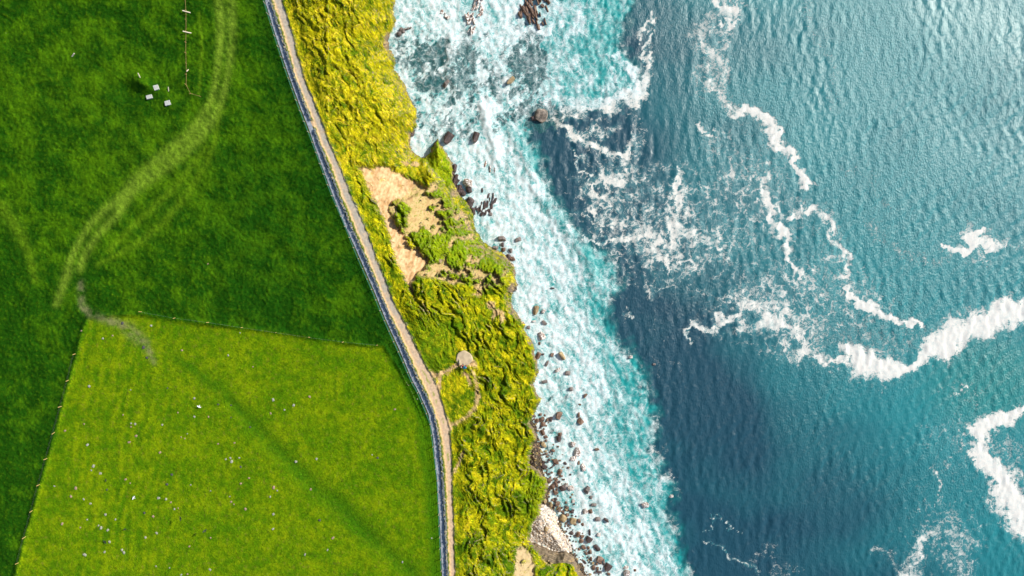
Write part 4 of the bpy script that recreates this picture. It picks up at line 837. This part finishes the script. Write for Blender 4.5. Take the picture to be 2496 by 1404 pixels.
# tall leaning pale posts
def lean_post(u0, v0, u1, v1, h, r, label, name='gate_post'):
    a = on(u0, v0); b = P(u1, v1, a[2] + h); bm = bmesh.new(); d_ = Vector(b) - Vector(a)
    tube(bm, -d_ * .12, d_ * .97, r, 8, r * .95); tube(bm, d_ * .97, d_, r * .95, 8, r * .5)
    o = bmobj(name, bm, M_whitew, None, a); tag(o, label, 'post', 'pale posts in the upper pasture'); return o
M_whitew = simple('bleached_timber', (.52, .46, .34), .15, 6, .8)
lean_post(464, 31, 444, 25.5, .9, .11, 'upper of two parallel bleached posts leaning left above the old fence line')
lean_post(465, 80.5, 445, 76, .9, .11, 'lower of two parallel bleached posts leaning left above the old fence line')
lean_post(341.5, 189, 336, 178, .7, .11, 'pale leaning post on the grassy mound left of the three slabs')
lean_post(411, 222, 410, 212, .5, .09, 'short pale post between the two upper slabs and the old fence')
lean_post(176, 137, 181, 130, .4, .12, 'short pale post beside scattered stones at the upper left')
lean_post(459, 170, 455, 174, .6, .09, 'short whitish post standing on the old fence line')
# slabs
def slab(u, v, wx, wy, a, label, irregular=.12):
    s = K * 133.3; bm = bmesh.new(); bmesh.ops.create_cube(bm, size=1); bmesh.ops.subdivide_edges(bm, edges=bm.edges[:], cuts=3, use_grid_fill=True)
    for q in bm.verts:
        f = float(gn(np.array([q.co.x * 2 + u]), np.array([q.co.y * 2 + v]), 5)[0]); q.co.x *= wx * s * (1 + irregular * f); q.co.y *= wy * s * (1 + irregular * f); q.co.z *= .45
    bmesh.ops.bevel(bm, geom=[e for e in bm.edges if e.calc_face_angle(0) > .8], offset=.04, segments=1)
    x, y, z = on(u, v); o = bmobj('stone_slab', bm, M_pale, None, (x, y, z + .12)); o.rotation_euler = (0, .05, R(a)); tag(o, label, 'slab', 'pale stone slabs in the upper pasture')
slab(365.5, 237, 14, 9, 15, 'flat pale rectangular slab, lowest left of the three in the upper pasture', .04)
slab(382, 214.5, 11, 12, 20, 'pale slab with rounded corners, topmost of the three in the upper pasture'); slab(410, 252, 13, 11, 20, 'rounded pale slab, rightmost of the three in the upper pasture', .2)

# flagstones along the bank
M_flag = simple('flagstone', (.10, .12, .11), .35, 5, .85, rgb2=(.20, .22, .22)); M_flag2 = simple('sunlit_lichen_stone', (.26, .23, .16), .3, 5, .85)  # second stone is a lighter copy with sunlight put into its colour
fm = []
for i in range(5):
    bm = bmesh.new(); bmesh.ops.create_cube(bm, size=1); bmesh.ops.subdivide_edges(bm, edges=bm.edges[:], cuts=2, use_grid_fill=True)
    for q in bm.verts:
        f = [float(gn(np.array([q.co.x * 2.3 + i * 9 + q.co.z]), np.array([q.co.y * 2.3 + j * 7]), 8 + j)[0]) for j in range(3)]
        q.co = Vector((q.co.x + .16 * f[0], q.co.y + .16 * f[1], q.co.z + .16 * f[2]))
    me = bpy.data.meshes.new('flagstone'); bm.to_mesh(me); bm.free(); me.materials.append(M_flag if i < 4 else M_flag2); fm.append(me)
pvn = np.array(PAVED, float)
def wall(v0, v1, n, label, extra=0):
    vv = np.linspace(v0, v1, n); m0 = on(np.interp(v0, pvn[:, 1], pvn[:, 0]) + 8, v0); root = empty('dry_stone_wall', m0, 0, label, 'stone wall', 'lengths of low stone wall on the bank')
    for i, v in enumerate(vv):
        xp = np.interp(v, pvn[:, 1], pvn[:, 0]); xl = np.interp(v, dn[:, 1], dn[:, 0] - dn[:, 2] * .5)
        u = xp + 5.6 + (xl - xp - 5.6) * random.uniform(.12, .45); p = Vector(on(u, v)) - Vector(m0)
        o = obj('flagstone', random.choice(fm), root, p + Vector((0, 0, .12))); L = random.uniform(.22, .52)
        o.scale = (random.uniform(.14, .34), L, random.uniform(.22, .42)); o.rotation_euler = (random.gauss(0, .2), random.gauss(0, .25), R(22 if v < 950 else 5) + random.gauss(0, .35))
wall(2, 290, 90, 'low flagstone wall on the bank from the top edge down to the path crossing')
wall(316, 560, 80, 'low flagstone wall on the bank beside the bare landslip')
wall(566, 900, 98, 'low flagstone wall on the bank between the landslip and the path fork')
wall(905, 1145, 70, 'low flagstone wall on the bend below the path fork')
wall(1150, 1404, 90, 'densest pale flagstone wall on the bank at the bottom of the picture')

# ------------------------------------------------------------------ stones strewn on the lower pasture
M_fst = simple('field_limestone', (.27, .27, .21), .25, 4, .9)
sm_ = [rock_mesh('field_stone', M_fst, b, 70 + i, 1, .2) for i, b in enumerate((.4, .6, .8))]
M_pink = simple('pinkish_stone', (.28, .19, .13), .2, 4, .9); M_black = simple('dark_stone', (.05, .05, .05), .3, 4, .9)
sp_ = [rock_mesh('field_stone', M_pink, b, 80 + i, 1, .2) for i, b in enumerate((.4, .6, .8))]; sd2 = [rock_mesh('field_stone', M_black, b, 90 + i, 1, .2) for i, b in enumerate((.4, .6))]
L4 = [(652,18,0),(955,42,0),(900,226,1),(1420,105,0),(1455,165,0),(1422,238,0),(1525,240,1),(1300,210,1),(1187,297,0),(958,287,0),(988,293,0),(957,313,1),(995,380,1),(945,425,1),(1370,363,0),(1350,398,1),(1325,388,1),(1595,437,1),
 (1715,430,1),(1170,500,1),(640,445,0),(683,600,0),(668,632,0),(735,652,0),(783,772,2),(918,697,1),(952,725,1),(397,747,0),(553,762,1),(518,822,1),(612,842,0),(662,873,0),(978,832,0),(1160,832,0),(1215,842,0),
 (1220,733,2),(1395,737,0),(1540,782,0),(1680,823,0),(1250,865,1),(1275,915,0),(1303,908,1),(1120,968,1),(1055,942,2),(770,955,0),(845,990,0),(637,992,0),(455,1022,1),(587,1050,1),(720,1035,0),(740,1052,0),(787,1068,0),
 (1065,1122,0),(1145,1090,0),(800,1155,0),(1540,1125,1),(1385,1187,1),(765,1227,0),(620,1247,0),(893,1213,0),(905,1233,0),(1140,1333,0),(1240,1345,0),(1535,1357,0),(1325,1395,0),(1370,1390,1),(1685,540,0),(1652,550,0),
 (1750,540,0),(1695,567,0),(1760,605,2),(1820,688,1),(1760,728,1),(1795,915,1),(1710,880,1),(1690,862,1),(475,342,1),(615,292,1),(1225,30,2),(1595,150,2),(1690,155,2),(1690,245,2),(1255,662,2),(1830,315,2)]
L4b = [(125,115,0),(208,188,0),(107,215,1),(275,155,0),(392,92,1),(293,567,0),(442,548,0),(850,517,0),(890,540,2),(400,770,1),(155,780,0),(130,757,1),(103,825,0),(127,952,0),(125,1060,0),(563,1125,1),(522,1213,0),(357,1247,0),
 (1070,1302,0),(1285,1127,0),(465,997,2),(1015,185,1),(1180,110,0)]
L5 = [(752,1070,0),(823,1050,1),(1755,1030,0),(1668,1195,0),(1330,1157,1),(1105,977,0),(1050,1135,2),(1075,1210,2),(1850,1278,1),(595,1015,1),(895,958,2),(1520,525,1)]
allst = [(x / 3, 936 + y / 3, t) for x, y, t in L4] + [(624 + x / 3, 936 + y / 3, t) for x, y, t in L4b] + [(x / 3, 468 + y / 3, t) for x, y, t in L5]
for u, v, t in allst:
    src = random.choice((sm_, sp_, sd2)[t]); x, y, z = on(u, v, .05); o = obj('field_stone', src); o.location = (x, y, z)
    s = random.uniform(.10, .24); o.scale = (s * random.uniform(.8, 1.6), s, s * .55); o.rotation_euler = (0, 0, random.uniform(0, 3))
    kn = ('whitish', 'pinkish', 'dark')[t]; dd_ = float(pdist(np.array([u]), np.array([v]), DITCH)[0][0])
    zn = 'beside the dark diagonal hollow' if dd_ < 45 else ('on the left striped part of the bright pasture' if u < 290 and v > 900 else ('in the upper part of the bright pasture' if v < 900 else ('in the bright pasture near the paved path' if u > 830 else ('in the middle of the bright pasture, upper half' if v < 1150 else 'in the middle of the bright pasture, lower half'))))
    sz = 'tiny' if s < .15 else ('small' if s < .2 else 'larger')
    tag(o, '%s %s stone %s' % (sz, kn, zn), 'stone', '%s %s stones %s' % (sz, kn, zn))
o = obj('boulder', RM['t', 2]); x, y, z = on(1071, 637, .2); o.location = (x, y, z); o.scale = (.6, .45, .4); tag(o, 'pale tan rounded rock alone on the mottled slope beside the bare scar', 'boulder')

# ------------------------------------------------------------------ gravel pad at the end of the trail
bm = bmesh.new(); zc = gz(1131, 874); ring = []
pz = max(gz(1131 + 17 * math.cos(t), 874 + 15 * math.sin(t)) for t in np.linspace(0, 6.28, 12)) ; pz = (pz + zc) / 2
for rr_, dz in ((0, .0), (.5, .0), (.93, 0), (1.0, -.06), (1.02, -1.6)):
    if rr_ == 0: ring.append([bm.verts.new(P(1131, 874, pz))]); continue
    row = []
    for i in range(48):
        t = i * 2 * math.pi / 48; q = 1 + .05 * math.sin(3 * t + 1) + .02 * math.sin(7 * t); row.append(bm.verts.new(Vector(P(1131 + 19.5 * rr_ * q * math.cos(t), 874 + 17.5 * rr_ * q * math.sin(t), pz)) + Vector((0, 0, dz))))
    ring.append(row)
for i in range(48): bm.faces.new((ring[0][0], ring[1][(i + 1) % 48], ring[1][i]))
for a, b in zip(ring[1:-1], ring[2:]):
    for i in range(48): bm.faces.new((a[i], a[(i + 1) % 48], b[(i + 1) % 48], b[i]))
bmesh.ops.recalc_face_normals(bm, faces=bm.faces[:])
o = bmobj('gravel_pad', bm, simple('gravel', (.42, .33, .21), .15, 1.2, .95, bump=.4)); tag(o, kind='structure')

# ------------------------------------------------------------------ people, birds
def skin_mesh(name, nodes, edges, mats, sub=2):
    """nodes: name -> (co, r); edges: pairs; built with a Skin modifier, then baked"""
    names = list(nodes); me = bpy.data.meshes.new(name)
    me.from_pydata([nodes[n][0] for n in names], [(names.index(a), names.index(b)) for a, b in edges], [])
    o = bpy.data.objects.new(name, me); col.objects.link(o)
    o.modifiers.new('skin', 'SKIN'); o.modifiers.new('sub', 'SUBSURF').levels = sub
    o.modifiers['sub'].render_levels = sub
    sv_ = me.skin_vertices[0].data
    for i, n in enumerate(names):
        r_ = nodes[n][1]; sv_[i].radius = (r_, r_) if not isinstance(r_, tuple) else r_; sv_[i].use_root = (i == 0)
    dg_ = bpy.context.evaluated_depsgraph_get(); dg_.update(); new = bpy.data.meshes.new_from_object(o.evaluated_get(dg_)); bpy.data.objects.remove(o)
    new.name = name; new.materials.clear()
    for m_ in mats: new.materials.append(m_)
    for p in new.polygons: p.use_smooth = True
    return new
M_skin = simple('skin', (.55, .34, .25), .05, 5, .6, bump=.05)
def person(loc, rz, coat, trousers, hat, label, lean=0.0, scale=1.0, extra=None):
    V3_ = Vector; L = lambda y, z: (0, y + lean * max(0, z - .9) * 1.0, z - abs(lean) * .25 * max(0, z - .9))
    def T(x, y, z): a = L(y, z); return (x, a[1], a[2])
    N = {'pelvis': (T(0, 0, .95), .15), 'waist': (T(0, 0, 1.10), .135), 'chest': (T(0, .01, 1.32), .165), 'neck0': (T(0, 0, 1.47), .07), 'neck': (T(0, .01, 1.54), .055), 'head0': (T(0, .03, 1.60), .085), 'head1': (T(0, .025, 1.69), .10), 'head2': (T(0, .015, 1.77), .06)}
    E = [('pelvis', 'waist'), ('waist', 'chest'), ('chest', 'neck0'), ('neck0', 'neck'), ('neck', 'head0'), ('head0', 'head1'), ('head1', 'head2')]
    N['nose'] = (T(0, .14, 1.655), .016); E.append(('head0', 'nose'))
    for s, t in ((-1, 'l'), (1, 'r')):
        N['ear' + t] = (T(s * .105, .02, 1.67), .018); E.append(('head1', 'ear' + t))
        N['sh' + t] = (T(s * .19, 0, 1.42), .065); N['el' + t] = (T(s * .27, .03, 1.14), .048); N['wr' + t] = (T(s * .25, .22, .98), .034); N['pa' + t] = (T(s * .245, .29, .96), .034)
        E += [('chest', 'sh' + t), ('sh' + t, 'el' + t), ('el' + t, 'wr' + t), ('wr' + t, 'pa' + t)]
        for j, (fx, ln) in enumerate(((-.03, .060), (-.01, .075), (.01, .07), (.03, .055))):
            N['f%d%s' % (j, t)] = (T(s * (.245 + fx), .33 + ln * .5, .95), .010); N['g%d%s' % (j, t)] = (T(s * (.245 + fx), .33 + ln, .92), .008)
            E += [('pa' + t, 'f%d%s' % (j, t)), ('f%d%s' % (j, t), 'g%d%s' % (j, t))]
        N['th' + t] = (T(s * .19, .29, .955), .012); E.append(('pa' + t, 'th' + t))
        N['hip' + t] = ((s * .09, 0, .88), .10); N['kn' + t] = ((s * .11, .03, .50), .062); N['an' + t] = ((s * .12, 0, .10), .042); N['to' + t] = ((s * .13, .15, .04), .036)
        E += [('pelvis', 'hip' + t), ('hip' + t, 'kn' + t), ('kn' + t, 'an' + t), ('an' + t, 'to' + t)]
    body = skin_mesh('person', N, E, [M_skin])
    o = obj('person', body); o.location = loc; o.rotation_euler = (0, 0, rz); o.scale = (scale,) * 3; tag(o, label, 'person')
    def sub(keys, grow, nm, mat):
        ks = [k_ for k_ in keys]; nn_ = {k_: (N[k_][0], N[k_][1] + grow) for k_ in ks}; ee = [e for e in E if e[0] in ks and e[1] in ks]
        obj(nm, skin_mesh(nm, nn_, ee, [mat]), o)
    sub(['chest', 'waist', 'pelvis', 'neck0', 'shl', 'shr', 'ell', 'elr', 'wrl', 'wrr'], .028, 'jacket', coat)
    sub(['pelvis', 'hipl', 'hipr', 'knl', 'knr', 'anl', 'anr'], .018, 'trousers', trousers)
    hd = {'a': ((N['head1'][0][0], N['head1'][0][1] - .01, N['head1'][0][2] + .01), .125), 'b': ((0, N['head2'][0][1] - .02, N['head2'][0][2]), .11), 'c': ((0, N['head2'][0][1] - .02, N['head2'][0][2] + .05), .05)}
    obj('hat', skin_mesh('hat', hd, [('a', 'b'), ('b', 'c')], [hat]), o)
    return o
cl = lambda n, c: simple(n, c, .1, 8, .8, bump=.1)
person(on(1132, 895.5), R(-50), cl('turquoise_cloth', (.01, .42, .62)), cl('blue_cloth', (.02, .25, .42)), cl('magenta_cloth', (.65, .01, .16)), 'person in turquoise jacket and magenta hat bending forward at the gravel pad', lean=.75)
person(on(1124.5, 893), R(-70), cl('dark_purple_cloth', (.05, .012, .05)), cl('black_cloth', (.015, .015, .02)), cl('straw_hat', (.62, .50, .32)), 'person in dark coat and straw-coloured hat standing at the gravel pad', lean=.12)
person(on(1128.5, 892), R(-60), cl('red_cloth', (.45, .04, .03)), cl('navy_cloth', (.02, .02, .06)), cl('brown_hair', (.12, .05, .03)), 'person in red top between the other two at the gravel pad', lean=.2, scale=.8)

def bird(u, v, h, rz, span, mat, label):
    N = {'body': ((0, 0, 0), (.055, .05)), 'breast': ((0, .10, 0), .05), 'head': ((0, .19, .015), .035), 'beak': ((0, .26, .005), .010), 'rump': ((0, -.12, 0), .035)}
    E = [('body', 'breast'), ('breast', 'head'), ('head', 'beak'), ('body', 'rump')]
    b = skin_mesh('bird', N, E, [mat], 1); bm = bmesh.new(); bm.from_mesh(b)
    def sheet(pts):
        top_ = [bm.verts.new((x, y, z + .006)) for x, y, z in pts]; bot = [bm.verts.new((x, y, z - .006)) for x, y, z in pts]
        bm.faces.new(top_); bm.faces.new(bot[::-1])
        for i in range(len(pts)): j = (i + 1) % len(pts); bm.faces.new((top_[i], bot[i], bot[j], top_[j]))
    for s in (-1, 1):
        sheet([(0, .10, .01), (s * .16, .14, .07), (s * .17, -.05, .07), (0, -.06, .01)]); sheet([(s * .16, .14, .07), (s * .33, .06, .09), (s * .42, -.06, .07), (s * .36, -.07, .07), (s * .28, -.08, .08), (s * .17, -.05, .07)])
    sheet([(-.025, -.10, 0), (.025, -.10, 0), (.07, -.27, 0), (0, -.29, 0), (-.07, -.27, 0)])
    bm.to_mesh(b); bm.free(); o = obj('bird', b); o.location = on(u, v, h); o.scale = (span,) * 3; o.rotation_euler = (.1, random.uniform(-.4, .4), rz); tag(o, label, 'bird'); return o
M_crow = simple('black_feathers', (.02, .02, .022), .2, 8, .5, bump=.05); M_gull = simple('white_feathers', (.70, .70, .70), .1, 8, .7, bump=.05)
bird(440, 1264, 2.5, R(-70), 1.15, M_crow, 'black bird with spread wings low over the pasture, leftward of the other spread-winged one'); bird(499, 1294, 2.5, R(40), 1.15, M_crow, 'black bird with bent wings low over the pasture, furthest right of the dark birds')
bird(305, 1290, .6, R(20), 1.0, M_crow, 'black bird just above the striped grass of the lower left pasture'); bird(256, 1321, .4, R(140), 1.15, M_crow, 'black bird beside two whitish stones in the lower left pasture'); bird(258, 1170, .4, R(80), .9, M_crow, 'black bird near the middle of the striped part of the pasture')
bird(485, 991, .5, R(150), 1.0, M_gull, 'white bird with spread wings in the middle of the bright pasture'); bird(326, 1213, .5, R(60), 1.1, M_gull, 'white bird low over the striped grass of the pasture')
